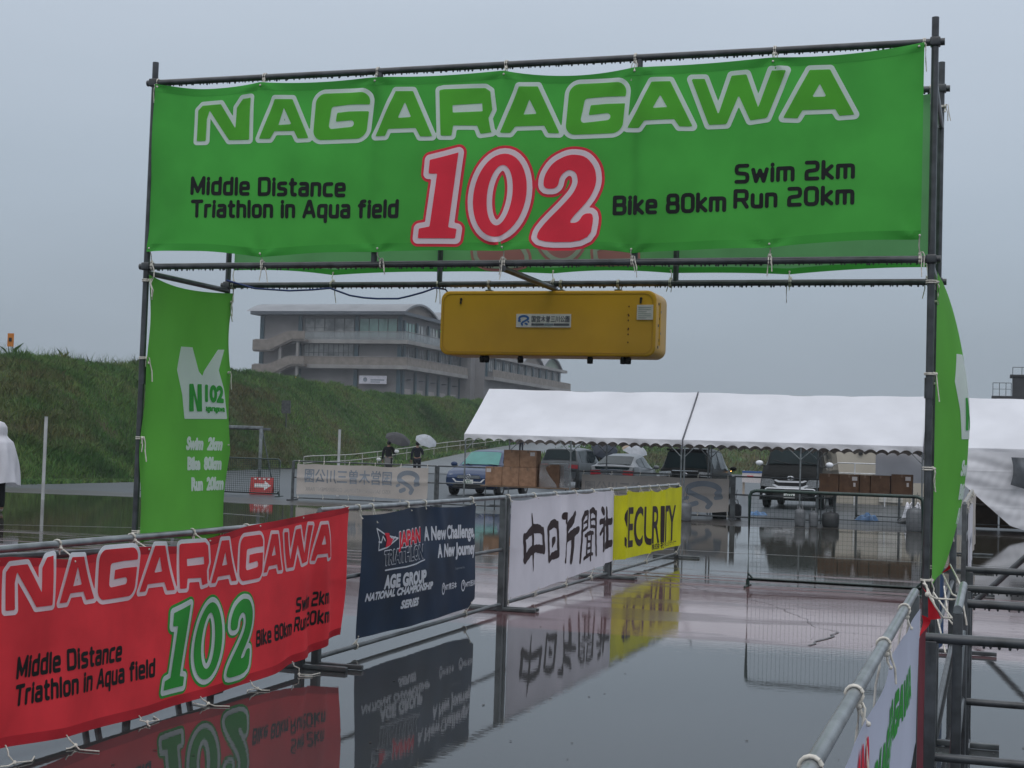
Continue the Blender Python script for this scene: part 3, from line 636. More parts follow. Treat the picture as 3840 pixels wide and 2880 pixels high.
# ---- the lettering of the event design, in the coordinates of the front banner (x, z)
LET = {'N': [[(-4.349, 3.292), (-4.352, 3.47), (-4.323, 3.496), (-4.199, 3.497), (-4.099, 3.353), (-4.095, 3.471), (-4.058, 3.52), (-4.01, 3.526), (-4.007, 3.285), (-4.138, 3.289), (-4.273, 3.467), (-4.289, 3.415), (-4.288, 3.29)]],
 'A1': [[(-3.944, 3.288), (-3.854, 3.508), (-3.743, 3.503), (-3.641, 3.283), (-3.706, 3.282), (-3.73, 3.326), (-3.849, 3.328), (-3.876, 3.286)], [(-3.827, 3.361), (-3.747, 3.363), (-3.795, 3.459)]],
 'A2': [[(-3.243, 3.281), (-3.13, 3.524), (-3.026, 3.519), (-2.902, 3.265), (-2.973, 3.267), (-3.001, 3.315), (-3.165, 3.317), (-3.181, 3.279)], [(-3.11, 3.375), (-3.031, 3.376), (-3.072, 3.463)]],
 'R': [[(-2.854, 3.267), (-2.872, 3.516), (-2.849, 3.52), (-2.61, 3.517), (-2.581, 3.497), (-2.566, 3.398), (-2.587, 3.354), (-2.573, 3.288), (-2.566, 3.277), (-2.629, 3.27), (-2.648, 3.315), (-2.784, 3.32), (-2.791, 3.265)], [(-2.793, 3.431), (-2.789, 3.39), (-2.62, 3.391), (-2.625, 3.435)]],
 'A3': [[(-2.522, 3.273), (-2.422, 3.517), (-2.32, 3.515), (-2.194, 3.261), (-2.256, 3.264), (-2.279, 3.305), (-2.438, 3.305), (-2.465, 3.271)], [(-2.394, 3.367), (-2.321, 3.368), (-2.363, 3.447)]],
 'A4': [[(-1.828, 3.277), (-1.707, 3.512), (-1.605, 3.507), (-1.482, 3.267), (-1.551, 3.27), (-1.579, 3.31), (-1.739, 3.311), (-1.767, 3.275)], [(-1.695, 3.373), (-1.618, 3.374), (-1.657, 3.441)]],
 'W': [[(-1.494, 3.512), (-1.425, 3.509), (-1.351, 3.322), (-1.287, 3.518), (-1.212, 3.522), (-1.149, 3.35), (-1.084, 3.536), (-1.013, 3.533), (-1.104, 3.297), (-1.188, 3.287), (-1.249, 3.417), (-1.308, 3.273), (-1.399, 3.272)]],
 'A5': [[(-1.023, 3.294), (-.897, 3.53), (-.797, 3.528), (-.673, 3.295), (-.747, 3.293), (-.767, 3.328), (-.928, 3.329), (-.952, 3.289)], [(-.882, 3.393), (-.812, 3.392), (-.845, 3.459)]],
 'n1': [[(-2.91, 3.136), (-2.825, 3.153), (-2.747, 3.171), (-2.794, 2.769), (-2.747, 2.76), (-2.754, 2.709), (-2.965, 2.712), (-2.96, 2.764), (-2.899, 2.774), (-2.865, 3.06), (-2.915, 3.062)]],
 'n2': [[(-2.275, 2.969), (-2.271, 3.039), (-2.223, 3.108), (-2.135, 3.148), (-2.046, 3.135), (-1.992, 3.069), (-1.982, 2.988), (-2.018, 2.904), (-2.135, 2.783), (-2.075, 2.782), (-2.046, 2.831), (-1.988, 2.83), (-2.011, 2.681), (-2.305, 2.685), (-2.291, 2.758), (-2.117, 2.922), (-2.081, 2.991), (-2.094, 3.05), (-2.138, 3.068), (-2.182, 3.036), (-2.196, 2.967)]]}
GS = [((-3.606, -3.287, 3.269, 3.526), [(-3.20, 3.440), (-3.403, 3.440), (-3.487, 3.434), (-3.500, 3.347), (-3.388, 3.354)]),
      ((-2.155, -1.846, 3.251, 3.519), [(-1.76, 3.424), (-1.943, 3.426), (-2.045, 3.422), (-2.062, 3.331), (-1.94, 3.340)])]
def ell(cx, cz, a, b, sh, n=40): return np.array([(cx+a*math.cos(t_)+sh*b*math.sin(t_), cz+b*math.sin(t_)) for t_ in [2*math.pi*k/n for k in range(n)]])
def fwd(P):
    """counter shapes run the other way round than outlines"""
    return P
def orient(P, ccw):
    a = .5*np.sum(P[:, 0]*np.roll(P[:, 1], -1)-np.roll(P[:, 0], -1)*P[:, 1]); return P if (a > 0) == ccw else P[::-1]
def chaikin(P, it=2):
    for _ in range(it): Q = np.roll(P, -1, 0); P = np.stack([.78*P+.22*Q, .22*P+.78*Q], 1).reshape(-1, 2)
    return P
def design(cell):
    """signed distances of title and numeral on the green banner's own flat coordinates"""
    ps = [];
    for k in ('N', 'A1', 'A2', 'R', 'A3', 'A4', 'W', 'A5'): ps += [orient(np.array(q, float), i == 0) for i, q in enumerate(LET[k])]
    xs = np.arange(-4.45, -.58, cell); ys = np.arange(3.2, 3.62, cell); S = sdf(ps, xs, ys)
    X, Y = np.meshgrid(xs, ys)
    for (a, b, c, d), sl in GS:
        r_ = .055; qx = np.abs(X+.07*(Y-(c+d)/2)*-1-(a+b)/2)-(b-a)/2+r_; qy = np.abs(Y-(c+d)/2)-(d-c)/2+r_
        rr_ = np.hypot(np.maximum(qx, 0), np.maximum(qy, 0))+np.minimum(np.maximum(qx, qy), 0)-r_
        S = np.minimum(S, np.maximum(rr_, -stroke(sl, xs, ys, .019)))
    t_ = (S, xs, ys)
    ns_ = [orient(np.array(LET['n1'][0], float), True), orient(chaikin(np.array(LET['n2'][0], float)), True), orient(ell(-2.512, 2.938, .146, .222, .09), True), orient(ell(-2.512, 2.938, .070, .162, .08), False)]
    xs = np.arange(-3.06, -1.87, cell); ys = np.arange(2.60, 3.24, cell); n_ = (sdf(ns_, xs, ys, .09), xs, ys)
    return t_, n_
def rr2(x0, y0, x1, y1, r=.16): return [(x0+r, y0), (x1-r, y0), (x1-r*.3, y0+r*.3), (x1, y0+r), (x1, y1-r), (x1-r*.3, y1-r*.3), (x1-r, y1), (x0+r, y1), (x0+r*.3, y1-r*.3), (x0, y1-r), (x0, y0+r), (x0+r*.3, y0+r*.3), (x0+r, y0)]
ARC = [(0, 0), (0, .72), (.40, .72), (.53, .68), (.57, .55), (.57, 0)]
BOWL = [(.58, .72), (.16, .72), (.04, .68), (0, .55), (0, .17), (.04, .04), (.16, 0), (.58, 0)]
GLY = {'M': (.9, [(0, 0), (0, 1), (.45, .12), (.9, 1), (.9, 0)]), 'i': (0, [(0, 0), (0, .72)], [(0, .96), (0, .99)]), 'd': (.58, [(.58, 0), (.58, 1)], BOWL), 'l': (0, [(0, 0), (0, 1)]),
 'e': (.6, [(.03, .36), (.6, .36), (.6, .55), (.56, .68), (.44, .72), (.16, .72), (.04, .68), (0, .55), (0, .17), (.04, .04), (.16, 0), (.58, 0)]), 'D': (.76, [(0, 0), (0, 1), (.56, 1), (.70, .95), (.76, .8), (.76, .2), (.70, .05), (.56, 0), (0, 0)]),
 's': (.55, [(.53, .72), (.13, .72), (.02, .66), (.02, .45), (.12, .38), (.44, .35), (.55, .28), (.55, .06), (.44, 0), (.0, 0)]), 't': (.38, [(.13, .97), (.13, .15), (.17, .03), (.28, 0), (.38, 0)], [(0, .72), (.38, .72)]),
 'a': (.56, [(.06, .72), (.42, .72), (.53, .68), (.56, .58), (.56, 0)], [(.56, .41), (.13, .41), (0, .34), (0, .07), (.13, 0), (.56, 0)]), 'n': (.57, ARC), 'c': (.54, [(.54, .72), (.16, .72), (.04, .68), (0, .55), (0, .17), (.04, .04), (.16, 0), (.54, 0)]),
 'T': (.78, [(0, 1), (.78, 1)], [(.39, 1), (.39, 0)]), 'r': (.34, [(0, 0), (0, .72), (.34, .72)]), 'h': (.57, [(0, 0), (0, 1)], ARC), 'o': (.6, rr2(0, 0, .6, .72)), 'A': (.84, [(0, 0), (.37, 1), (.47, 1), (.84, 0)], [(.14, .27), (.70, .27)]),
 'q': (.58, BOWL, [(.58, .72), (.58, -.26)]), 'u': (.57, [(0, .72), (0, .17), (.04, .04), (.16, 0), (.57, 0)], [(.57, .72), (.57, 0)]), 'f': (.40, [(.40, 1), (.26, 1), (.17, .96), (.13, .85), (.13, 0)], [(0, .72), (.38, .72)]), 'w': (.9, [(0, .72), (.2, 0), (.45, .66), (.70, 0), (.9, .72)]),
 'S': (.72, [(.70, 1), (.16, 1), (.04, .95), (0, .82), (0, .68), (.05, .56), (.16, .53), (.56, .49), (.68, .44), (.72, .32), (.72, .17), (.68, .05), (.56, 0), (0, 0)]), 'm': (.95, [(0, 0), (0, .72), (.80, .72), (.92, .68), (.95, .57), (.95, 0)], [(.475, .72), (.475, 0)]),
 '2': (.70, [(0, 1), (.54, 1), (.66, .95), (.70, .83), (.70, .66), (.65, .55), (.54, .52), (.16, .48), (.04, .44), (0, .32), (0, 0), (.70, 0)]), 'k': (.56, [(0, 0), (0, 1)], [(.52, .72), (.10, .36), (.56, 0)]), 'R': (.76, [(0, 0), (0, 1), (.58, 1), (.70, .95), (.74, .84), (.74, .60), (.70, .49), (.58, .45), (0, .45)], [(.46, .45), (.76, 0)]),
 '0': (.72, rr2(0, 0, .72, 1, .2)), 'B': (.74, [(0, 0), (0, 1), (.56, 1), (.68, .95), (.70, .86), (.70, .64), (.66, .55), (.56, .52), (0, .52)], [(.56, .52), (.70, .46), (.74, .36), (.74, .16), (.70, .05), (.56, 0), (0, 0)]), '8': (.72, rr2(0, 0, .72, .51, .14), rr2(.03, .51, .69, 1, .14)), ' ': (.16,)}
def etext(cloth, root, tx, x0, x1, z0, z1, cap, fx, fz, off=.0025, hw=.100, cell=.0042):
    """square shouldered capitals and small letters drawn with a broad stroke"""
    W_ = sum(GLY[c][0] for c in tx)+.37*(len(tx)-1); k = (x1-x0-2*hw*cap)/W_; xs = np.arange(x0-.02, x1+.02, cell); ys = np.arange(min(z0, z1)-.05, max(z0, z1)+cap*1.15, cell); S = np.full((len(ys), len(xs)), 9.); x = 0.
    for c in tx:
        a = x0+hw*cap+x*k; zb = z0+(z1-z0)*(a-x0)/(x1-x0)
        i0, i1 = np.searchsorted(xs, [a-.03, a+GLY[c][0]*k+.03])
        for p in GLY[c][1:]: S[:, i0:i1] = np.minimum(S[:, i0:i1], stroke([(a+q[0]*k, zb+hw*cap+q[1]*(cap*(1-2*hw) if q[1] >= 0 else cap)) for q in p], xs[i0:i1], ys, hw*cap))
        x += GLY[c][0]+.37
    put(cloth, 'lettering', INKBLACK, root, S, xs, ys, off, fx, fz)
def put(cloth, name, m, root, S, xs, ys, off, fx, fz):
    V, F = iso(S, xs, ys); mb = MB(); mb.add([cloth.P(fx(x, z), fz(x, z), off) for x, z in V], F, True); return mb.build(name, m, root)
def event_print(cloth, root, cell, fx, fz, mw_, mi_, n_out, n_in, lfx=None):
    (S, xs, ys), (Sn, xn, yn) = design(cell)
    put(cloth, 'title_outline', mw_, root, S-.0235, xs, ys, .0025, fx, fz); put(cloth, 'title_lettering', mi_, root, S, xs, ys, .005, fx, fz)
    put(cloth, 'numeral_border', n_out, root, Sn-.045, xn, yn, .0025, fx, fz); put(cloth, 'numeral_outline', mw_, root, Sn-.030, xn, yn, .005, fx, fz)
    put(cloth, 'numeral', n_in, root, Sn, xn, yn, .0075, fx, fz)
    for tx, a, b, z0, z1, cap in (('Middle Distance', -4.372, -3.406, 2.981, 2.945, .108), ('Triathlon in Aqua field', -4.366, -3.081, 2.850, 2.821, .105), ('Swim 2km', -1.263, -.664, 2.968, 2.975, .101), ('Run 20km', -1.266, -.664, 2.840, 2.846, .101), ('Bike 80km', -1.893, -1.301, 2.818, 2.826, .104)):
        etext(cloth, root, tx, a, b, z0, z1, cap, lfx or fx, fz)
# ---- front banner
TT = [(-4.645, 3.64), (-3.95, 3.612), (-3.26, 3.61), (-2.51, 3.608), (-1.8, 3.596), (-1.08, 3.602), (-.35, 3.64)]
TB = [(-4.63, 2.66), (-3.92, 2.622), (-3.2, 2.64), (-2.49, 2.64), (-1.79, 2.622), (-1.08, 2.64), (-.35, 2.67)]
def dsp_front(s, z):
    t_ = (z-2.64)/.98; w = 0.
    for a, b in TT+TB:
        dx, dz = s-a, z-b; r_ = math.hypot(dx, dz)
        if r_ < .55: w += .0065*math.exp(-(r_/.20)**2)*math.sin(6*math.atan2(dz, dx)+a*5)*min(1, r_/.05)
    return max(-.019, w+.010*math.sin(2.3*s+.9*z)+.007*math.sin(5.1*s-3.2*z+1)+.004*math.sin(11*s+6*z)*(1-t_)+.010*math.exp(-((s+4.63)/.35)**2)*math.sin(16*(s+4.63)-7*z)+.004*math.sin(17*s+2*z)*math.exp(-((t_-.02)/.3)**2)-.012*math.exp(-((s+3.245)/.05)**2)-.012*math.exp(-((s+1.78)/.05)**2))
fb = thing('front_banner', (-2.5, 7.45, 2.6), 'wide green cloth banner with white title and red numeral on the arch front', 'banner', 'cloth banners of the arch')
CF = Cloth('x', YF-.046, -1, -4.645, -.345, scallop(TT, .030), scallop(TB, .016, -1), dsp_front)
CF.mesh('cloth', CGREEN, fb, 200, 46)
for a, b in ((0, .045), (.955, 1)): CF.mesh('hem', HEMG, fb, 200, 3, a, b, .0012)
ident = (lambda x, z: x), (lambda x, z: z)
event_print(CF, fb, .006, *ident, INKWHITE, INKLIME, INKRED, INKRED)
for i, (x, z) in enumerate(TT): cord('tie_cord', fb, (x, YF, ZT), 'x', PR, CF.P(x+(.0 if 0 < i < 6 else .02*(1 if i == 0 else -1)), z-.02, .004), .13, i)
for i, (x, z) in enumerate(TB): cord('tie_cord', fb, (x, YF, ZB), 'x', PR, CF.P(x, z+.02, .004), .11, 20+i)
# ---- back banner, seen from behind
TT2 = [(x, z) for x, z in TT]; TB2 = [(-4.64, 2.68), (-3.95, 2.645), (-3.24, 2.66), (-2.51, 2.645), (-1.8, 2.645), (-1.11, 2.63), (-.36, 2.665)]
CPALE = mat('pale_green_cloth', (.15, .40, .16), .75, 0, .25, .08, 3, .0004, 300, .45); IPALE = mat('faded_pink_ink', (.62, .25, .27), .8, 0, .2, .06, 4, 0, 10, .4); IPW = mat('faded_white_ink', (.50, .60, .50), .8, 0, .2, .06, 4, 0, 10, .4)
bb = thing('back_banner', (-2.5, 8.5, 2.6), 'paler green cloth banner on the rear rails, its print showing through reversed', 'banner', 'cloth banners of the arch')
CBk = Cloth('x', YB+.034, -1, -4.645, -.345, scallop(TT2, .03), scallop(TB2, .014, -1), lambda s, z: .010*math.sin(2.9*s+1.4*z)+.006*math.sin(7*s-3*z))
CBk.mesh('cloth', CPALE, bb, 160, 30); CBk.mesh('hem', HEMG, bb, 160, 2, 0, .035, .0012)
mirr = (lambda x, z: -4.99-x), (lambda x, z: z+.02)
(S_, x_, y_), (Sn_, xn_, yn_) = design(.012)
put(CBk, 'title_lettering', IPW, bb, S_-.02, x_, y_, .0025, *mirr); put(CBk, 'numeral_border', IPALE, bb, Sn_-.043, xn_, yn_, .0025, *mirr); put(CBk, 'numeral', IPW, bb, np.abs(Sn_-.013)-.013, xn_, yn_, .005, *mirr)
for i, (x, z) in enumerate(TB2): cord('tie_cord', bb, (x+.01, YB, ZB), 'x', PR, CBk.P(x, z+.015, .004), .14, 40+i)
for i, (x, z) in enumerate(TT2): cord('tie_cord', bb, (x, YB, ZT), 'x', PR, CBk.P(x, z-.02, .004), .1, 60+i)
# ---- side banners
class SideCloth(Cloth):
    e0 = staticmethod(lambda z: 7.47); e1 = staticmethod(lambda z: 8.47)
    def mesh(s, name, m, root, ns_, nz, t0=0., t1=1., off=0., h=None):
        def f(i, j):
            zz = .99+1.54*j; a0, a1 = s.e0(zz), s.e1(zz); i_ = i if h is None else h[0]+(h[1]-h[0])*i
            a = a0+(a1-a0)*i_; b, t2 = s.bot(a), s.top(a); return s.P(a, b+(t2-b)*(t0+(t1-t0)*j), off)
        return MB().grid(f, ns_, nz).build(name, m, root)
TIEZ = (2.47, 2.02, 1.56, 1.02)
def side_print(c, root, rev=False, shift=0.):
    fx = (lambda s: 15.93-s) if rev else (lambda s: s+shift)
    sh = lambda P, ccw=True: orient(np.array([(fx(a), b) for a, b in P]), ccw)
    vest = sh([(7.92, 2.148), (8.057, 2.153), (8.127, 2.01), (8.166, 1.983), (8.181, 2.013), (8.331, 2.159), (8.405, 2.164), (8.342, 2.029), (8.399, 1.915), (8.434, 1.725), (7.943, 1.712), (7.92, 1.858), (7.857, 2.004)])
    xs, ys = axes([vest], .006); c.ink('vest_emblem', INKWHITE, root, sdf([vest], xs, ys), xs, ys, .003)
    n_ = sh([(8.002, 1.759), (8.012, 1.927), (8.06, 1.93), (8.105, 1.82), (8.108, 1.93), (8.154, 1.932), (8.155, 1.764), (8.098, 1.762), (8.062, 1.867), (8.058, 1.761)])
    xs, ys = axes([n_], .005); c.ink('emblem_lettering', INKGREEN, root, sdf([n_], xs, ys), xs, ys, .0055)
    def tx(t_, a, b, z, cap, m, bold, off, shear=0.):
        a, b = sorted((fx(a), fx(b))); ps = text_polys(t_, a, b, z, cap, None, shear, rev); ps = [q if not rev else q[::-1] for q in ps]; c.text('lettering', m, root, ps, bold, .0045, off)
    tx('102', 8.198, 8.384, 1.832, .092, INKGREEN, .008, .0055); tx('agaragawa', 8.198, 8.403, 1.770, .036, INKGREEN, .002, .0055)
    tx('Swim  2km', 7.968, 8.385, 1.530, .070, INKWHITE, .0065, .003, .25); tx('Bike  80km', 7.984, 8.385, 1.408, .070, INKWHITE, .0065, .003); tx('Run  20km', 8.031, 8.427, 1.281, .072, INKWHITE, .0065, .003)
ls = thing('side_banner', (XL, 7.97, 1), 'lime green upright banner with white vest emblem on the left leg of the arch', 'banner', 'cloth banners of the arch')
CL = SideCloth('y', XL+.032, 1, 7.47, 8.47, lambda s: 2.53-.030*math.sin(math.pi*(s-7.47)), lambda s: .992+.012*math.sin(math.pi*(s-7.47)*2), lambda s, z: .035*math.sin(math.pi*(s-7.47))*math.sin(2.2*z)+.010*math.sin(5*z+3*s)+.006*math.sin(9*s+4*z))
CL.e0 = lambda z: 7.47+.020*math.sin((z-1.0)*math.pi/.52)**2+.02*(z < 0); CL.e1 = lambda z: 8.485-.030*abs(math.sin((z-1.02)*math.pi/.5))
CL.mesh('cloth', CLIME, ls, 36, 60); side_print(CL, ls)
for i, z in enumerate(TIEZ):
    cord('tie_cord', ls, (XL, YF, z+.03), 'z', PR, CL.P(7.485, z, .004), .13, 80+i, .004); cord('tie_cord', ls, (XL, YB, z), 'z', PR, CL.P(8.455, z, .004), .12, 90+i, .004)
rs = thing('side_banner', (XR, 7.97, 1), 'lime green upright banner bellied out by the wind on the right leg of the arch', 'banner', 'cloth banners of the arch')
CR = SideCloth('y', XR+.030, 1, 7.50, 8.44, lambda s: 2.52, lambda s: .985+.03*math.sin(math.pi*(s-7.5)/.94), lambda s, z: .150*max(0, math.sin(math.pi*min(1, max(0, (s-7.5)/.94))**1.75))**.9*max(0, math.sin(math.pi*min(1, max(0, (z-.96)/1.58))))**.75)
CR.e0 = lambda z: 7.50; CR.e1 = lambda z: 8.44
CR.mesh('cloth', CLIME, rs, 48, 60); side_print(CR, rs, shift=.0)
for i, z in enumerate(TIEZ):
    cord('tie_cord', rs, (XR, YF, z), 'z', PR, CR.P(7.51, z, .004), .14, 100+i, .004); cord('tie_cord', rs, (XR, YB, z), 'z', PR, CR.P(8.43, z, .004), .10, 110+i, .004)
for x, y, z in ((XR, YB, 3.55),):
    cord('tie_cord', bb, (x, y, z), 'z', PR, (x+.02, y-.02, z-.03), .16, 130)
# ---- timing box hung from the rear rail
tb = thing('timing_box', (-2.52, 8.55, 2.14), 'mustard yellow timing display box hanging by cords under the arch, back turned', 'display box')
def rrect(x0, x1, z0, z1, r, n=6):
    P = []
    for cx, cz, a0 in ((x1-r, z1-r, 0), (x0+r, z1-r, 90), (x0+r, z0+r, 180), (x1-r, z0+r, 270)):
        for k in range(n+1): P.append((cx+r*math.cos(R(a0+90*k/n)), cz+r*math.sin(R(a0+90*k/n))))
    return P
def rbox(P, y0, y1, bev):
    bm = bmesh.new(); n = len(P); v0 = [bm.verts.new((x, y0, z)) for x, z in P]; v1 = [bm.verts.new((x, y1, z)) for x, z in P]
    bm.faces.new(v0); bm.faces.new(v1[::-1])
    for k in range(n): bm.faces.new((v0[k], v1[k], v1[(k+1) % n], v0[(k+1) % n]))
    bmesh.ops.recalc_face_normals(bm, faces=bm.faces)
    es = [e for e in bm.edges if abs(e.verts[0].co.y-e.verts[1].co.y) < 1e-6]
    bmesh.ops.bevel(bm, geom=es, offset=bev, segments=3, profile=.6, affect='EDGES'); return bm
mb = MB(); mb.bm(rbox(rrect(-3.187, -1.858, 2.147, 2.533, .055), 8.40, 8.70, .012), True); mb.build('shell', YBOX, tb, sharp=40)
mb = MB()
for i in range(40):
    a = rrect(-3.168, -1.877, 2.166, 2.514, .05, 9)[i]; b = rrect(-3.168, -1.877, 2.166, 2.514, .05, 9)[(i+1) % 40]; mb.tube([(a[0], 8.3985, a[1]), (b[0], 8.3985, b[1])], .0014, 5, False)
mb.build('seam', mat('mustard_seam', (.42, .21, .010), .5), tb)
mb = MB(); mb.box((-2.703, 8.394, 2.315), (-2.366, 8.3995, 2.394)); lb = mb.build('label_plate', PAPER, tb)
BLUEI = mat('blue_ink', (.045, .12, .32), .6, 0, .3, .06, 9); GREYI = mat('grey_ink', (.10, .10, .12), .6, 0, .3, .06, 9)
class Flat(Cloth):
    def __init__(s, axis, plane, face): s.axis, s.plane, s.face = axis, plane, face; s.disp = lambda a, z: 0.
def swirl(c, name, m, root, x0, x1, z0, z1, cell, off, mirror=False):
    """round river emblem: a thick hooked ring with a swept tail and two droplets"""
    w, h = x1-x0, z1-z0; f = lambda a, b: ((x1-a*w) if mirror else (x0+a*w), z0+b*h)
    xs = np.arange(x0-.1*w, x1+.1*w, cell); ys = np.arange(z0-.1*h, z1+.1*h, cell)
    arc = [f(.50+.36*math.cos(R(t_)), .68+.22*math.sin(R(t_))) for t_ in range(-30, 215, 12)]
    S = stroke(arc, xs, ys, .095*h); S = np.minimum(S, stroke([f(.14, .60), f(.10, .45), f(.22, .42)], xs, ys, .07*h))
    tail = [f(.80, .58), f(.62, .46), f(.45, .36), f(.34, .22), f(.40, .10)]; S = np.minimum(S, stroke(tail, xs, ys, .085*h))
    S = np.minimum(S, stroke([f(.66, .22), f(.78, .16)], xs, ys, .085*h)); S = np.minimum(S, stroke([f(.86, .40), f(.93, .36)], xs, ys, .06*h))
    return c.ink(name, m, root, S, xs, ys, off)
cfl = Flat('x', 8.3935, -1)
swirl(cfl, 'emblem', BLUEI, lb, -2.695, -2.618, 2.322, 2.388, .002, .001)
ps = text_polys('国営木曽三川公園', -2.607, -2.374, 2.345, .038, exact=True); cfl.text('lettering', GREYI, lb, ps, .0006, .0016, .001)
mb = MB(); mb.box((-2.607, 8.392, 2.325), (-2.53, 8.3935, 2.338)); mb.box((-2.47, 8.392, 2.325), (-2.374, 8.3935, 2.338)); mb.build('label_bar', GREYI, lb)
mb = MB(); mb.box((-2.527, 8.392, 2.325), (-2.473, 8.3935, 2.338)); mb.build('label_bar', INKFADED, lb)
mb = MB(); mb.box((-1.970, 8.394, 2.362), (-1.875, 8.3995, 2.448)); pp = mb.build('notice', PAPER, tb)
mb = MB()
for k in range(6): mb.box((-1.962, 8.3925, 2.372+k*.012), (-1.962+(.075 if k % 3 else .05), 8.3935, 2.3745+k*.012))
mb.build('notice_print', mat('notice_grey', (.34, .34, .35), .8), pp)
for x, z in ((-3.056, 2.47), (-1.948, 2.472)):
    mb = MB(); mb.sphere((x, 8.397, z+.013), .0085, 6, (1, .4, 1)); mb.tube([(x, 8.396, z+.01), (x-.002, 8.396, z-.016)], .006, 8); mb.build('keyhole', RUBBER, tb)
mb = MB()
for k in range(8): mb.sphere((-2.02+.002*math.sin(k*3), 8.398, 2.25+.027*k-(.02 if k % 3 == 0 else 0)), .0045, 5, (1, .5, 1))
mb.build('rust_spots', mat('rust', (.12, .045, .012), .8), tb)
for x in (-2.93, -2.905, -2.69, -2.26, -2.06, -2.03):
    mb = MB(); mb.lathe([(0, 2.105), (.017, 2.107), (.019, 2.135), (.013, 2.148), (0, 2.148)], (x, 8.46, 0), 12); mb.build('foot', RUBBER, tb)
for x in (-2.90, -2.45, -2.10):
    mb = MB(); mb.box((x-.02, 8.44, 2.531), (x+.02, 8.49, 2.545), .003); mb.build('bracket', GALVD, tb)
    cord('hanging_cord', tb, (x, YB, ZB), 'x', PR, (x, 8.465, 2.548), .04, int(-x*30))
mb = MB()
for k in range(7): mb.box((-1.8585, 8.46+.03*(k % 3), 2.20+.042*k), (-1.8555, 8.475+.03*(k % 3), 2.215+.042*k))
mb.build('connector', PLASTB, tb)
mb = MB(); mb.tube([(-1.861, 8.50, 2.22), (-1.861, 8.5, 2.47)], .01, 8); mb.build('edge_strip', YBOX, tb)
cb = MB(); cp = [(-4.665, 8.435, 2.610), (-4.458, 8.43, 2.556), (-4.214, 8.42, 2.540), (-4.05, 8.415, 2.545), (-3.939, 8.43, 2.556), (-3.86, 8.42, 2.530), (-3.792, 8.41, 2.508), (-3.70, 8.41, 2.494), (-3.613, 8.41, 2.488), (-3.471, 8.41, 2.488), (-3.40, 8.41, 2.503), (-3.314, 8.42, 2.527), (-3.24, 8.435, 2.556), (-3.19, 8.48, 2.552), (-3.17, 8.50, 2.52)]
cb.tube(cp, .0058, 8); tag(cb.build('power_cable', mat('blue_cable', (.012, .035, .16), .45)), 'thin blue power cable looped under the rear rail to the yellow box', 'cable')
# ================================================================== BARRICADES AND THEIR BANNERS
def barricade(name, axis, at, a0, a1, zt, label, m=GALVD, zs=None, r=.020, foot=.36, post=.028, feet=(1, 1), group='pipe barricades'):
    """pipe barricade: two square posts on cross feet, pipes between"""
    P = (lambda a, o, z: (at+o, a, z)) if axis == 'y' else (lambda a, o, z: (a, at+o, z))
    c = P((a0+a1)/2, 0, 0); t_ = thing(name, c, label, 'barricade', group); zs = zs if zs is not None else (.6, .065)
    pipe('top_rail', [P(a0, 0, zt), P(a1, 0, zt)], r, GALV, t_, 14)
    for z in zs: pipe('rail', [P(a0+.01, 0, z), P(a1-.01, 0, z)], r*.85 if z > .2 else r*.92, m, t_)
    for i, a in enumerate((a0+post, a1-post)):
        mb = MB(); mb.box(P(a-post, -post, .0), P(a+post, post, zt-.01), .004); p_ = mb.build('post', m, t_)
        if feet[i]:
            mb = MB(); mb.box(P(a-.02, -foot, .004), P(a+.02, foot, .036), .004); mb.build('foot', m, t_)
    return t_
LX = -4.55
barricade('barricade', 'y', LX, 9.70, 13.93, 1.11, 'long grey pipe barricade carrying the dark blue banner')
barricade('barricade', 'y', LX, 13.985, 18.17, 1.11, 'long grey pipe barricade carrying the white kanji banner')
barricade('barricade', 'y', LX, 18.225, 22.47, 1.11, 'long grey pipe barricade carrying the yellow banner')
b0 = barricade('barricade', 'y', LX-.06, 5.0, 9.62, 1.025, 'lower pipe barricade behind the red banner beside the left arch leg', zs=(.62, .28, .08))
pipe('loose_pipe', [(-4.70, 5.3, 1.0), (-4.60, 8.3, .93)], .021, GALVD, b0)
# red banner
RT = interp([(10.1, 1.13), (9.3, 1.085), (8.52, 1.045), (7.69, .965), (7.28, .985), (6.61, .955), (6.11, 1.0), (5.6, 1.0)]); RB = interp([(10.06, .19), (9.6, .115), (8.97, .055), (7.45, .03), (6.61, .05), (6.18, .08), (5.6, .10)])
def dsp_red(s, z):
    k = math.exp(-((s-9.62)/.34)**2); t_ = z
    return .012*math.sin(3.1*s+2*z)+.008*math.sin(8*s-7*z)+k*.034*math.sin(15.5*s+2.2*z)*(1.15-z)-.05*math.exp(-((s-9.95)/.16)**2)*(1.1-z)
rb = thing('red_banner', (-4.5, 7.9, 0), 'red cloth banner with white outlined title and green numeral sagging along the left barricades', 'banner', 'cloth banners on the barricades')
CRd = Cloth('y', LX+.050, 1, 5.70, 10.08, RT, RB, dsp_red)
CRd.mesh('cloth', CRED, rb, 260, 40); CRd.mesh('hem', HEMR, rb, 260, 3, 0, .055, .0012); CRd.mesh('hem', HEMR, rb, 260, 3, .955, 1, .0012)
mpx = interp([(-4.65, 5.76), (-4.38, 6.055), (-3.01, 7.55), (-1.95, 8.65), (-.64, 9.83), (-.5, 9.95)])
mpl = interp([(-4.40, 6.16), (-3.081, 7.49), (-1.95, 8.65), (-.64, 9.83), (-.5, 9.95)])
event_print(CRd, rb, .006, lambda x, z: mpx(x), lambda x, z: .648+(z-3.2)*1.035+.020*max(0, (mpx(x)-8.3))-(.02 if x < -3.05 and z < 3.12 else 0), INKWHITE, CRED, INKGREEN, INKGREEN, lfx=lambda x, z: mpl(x))
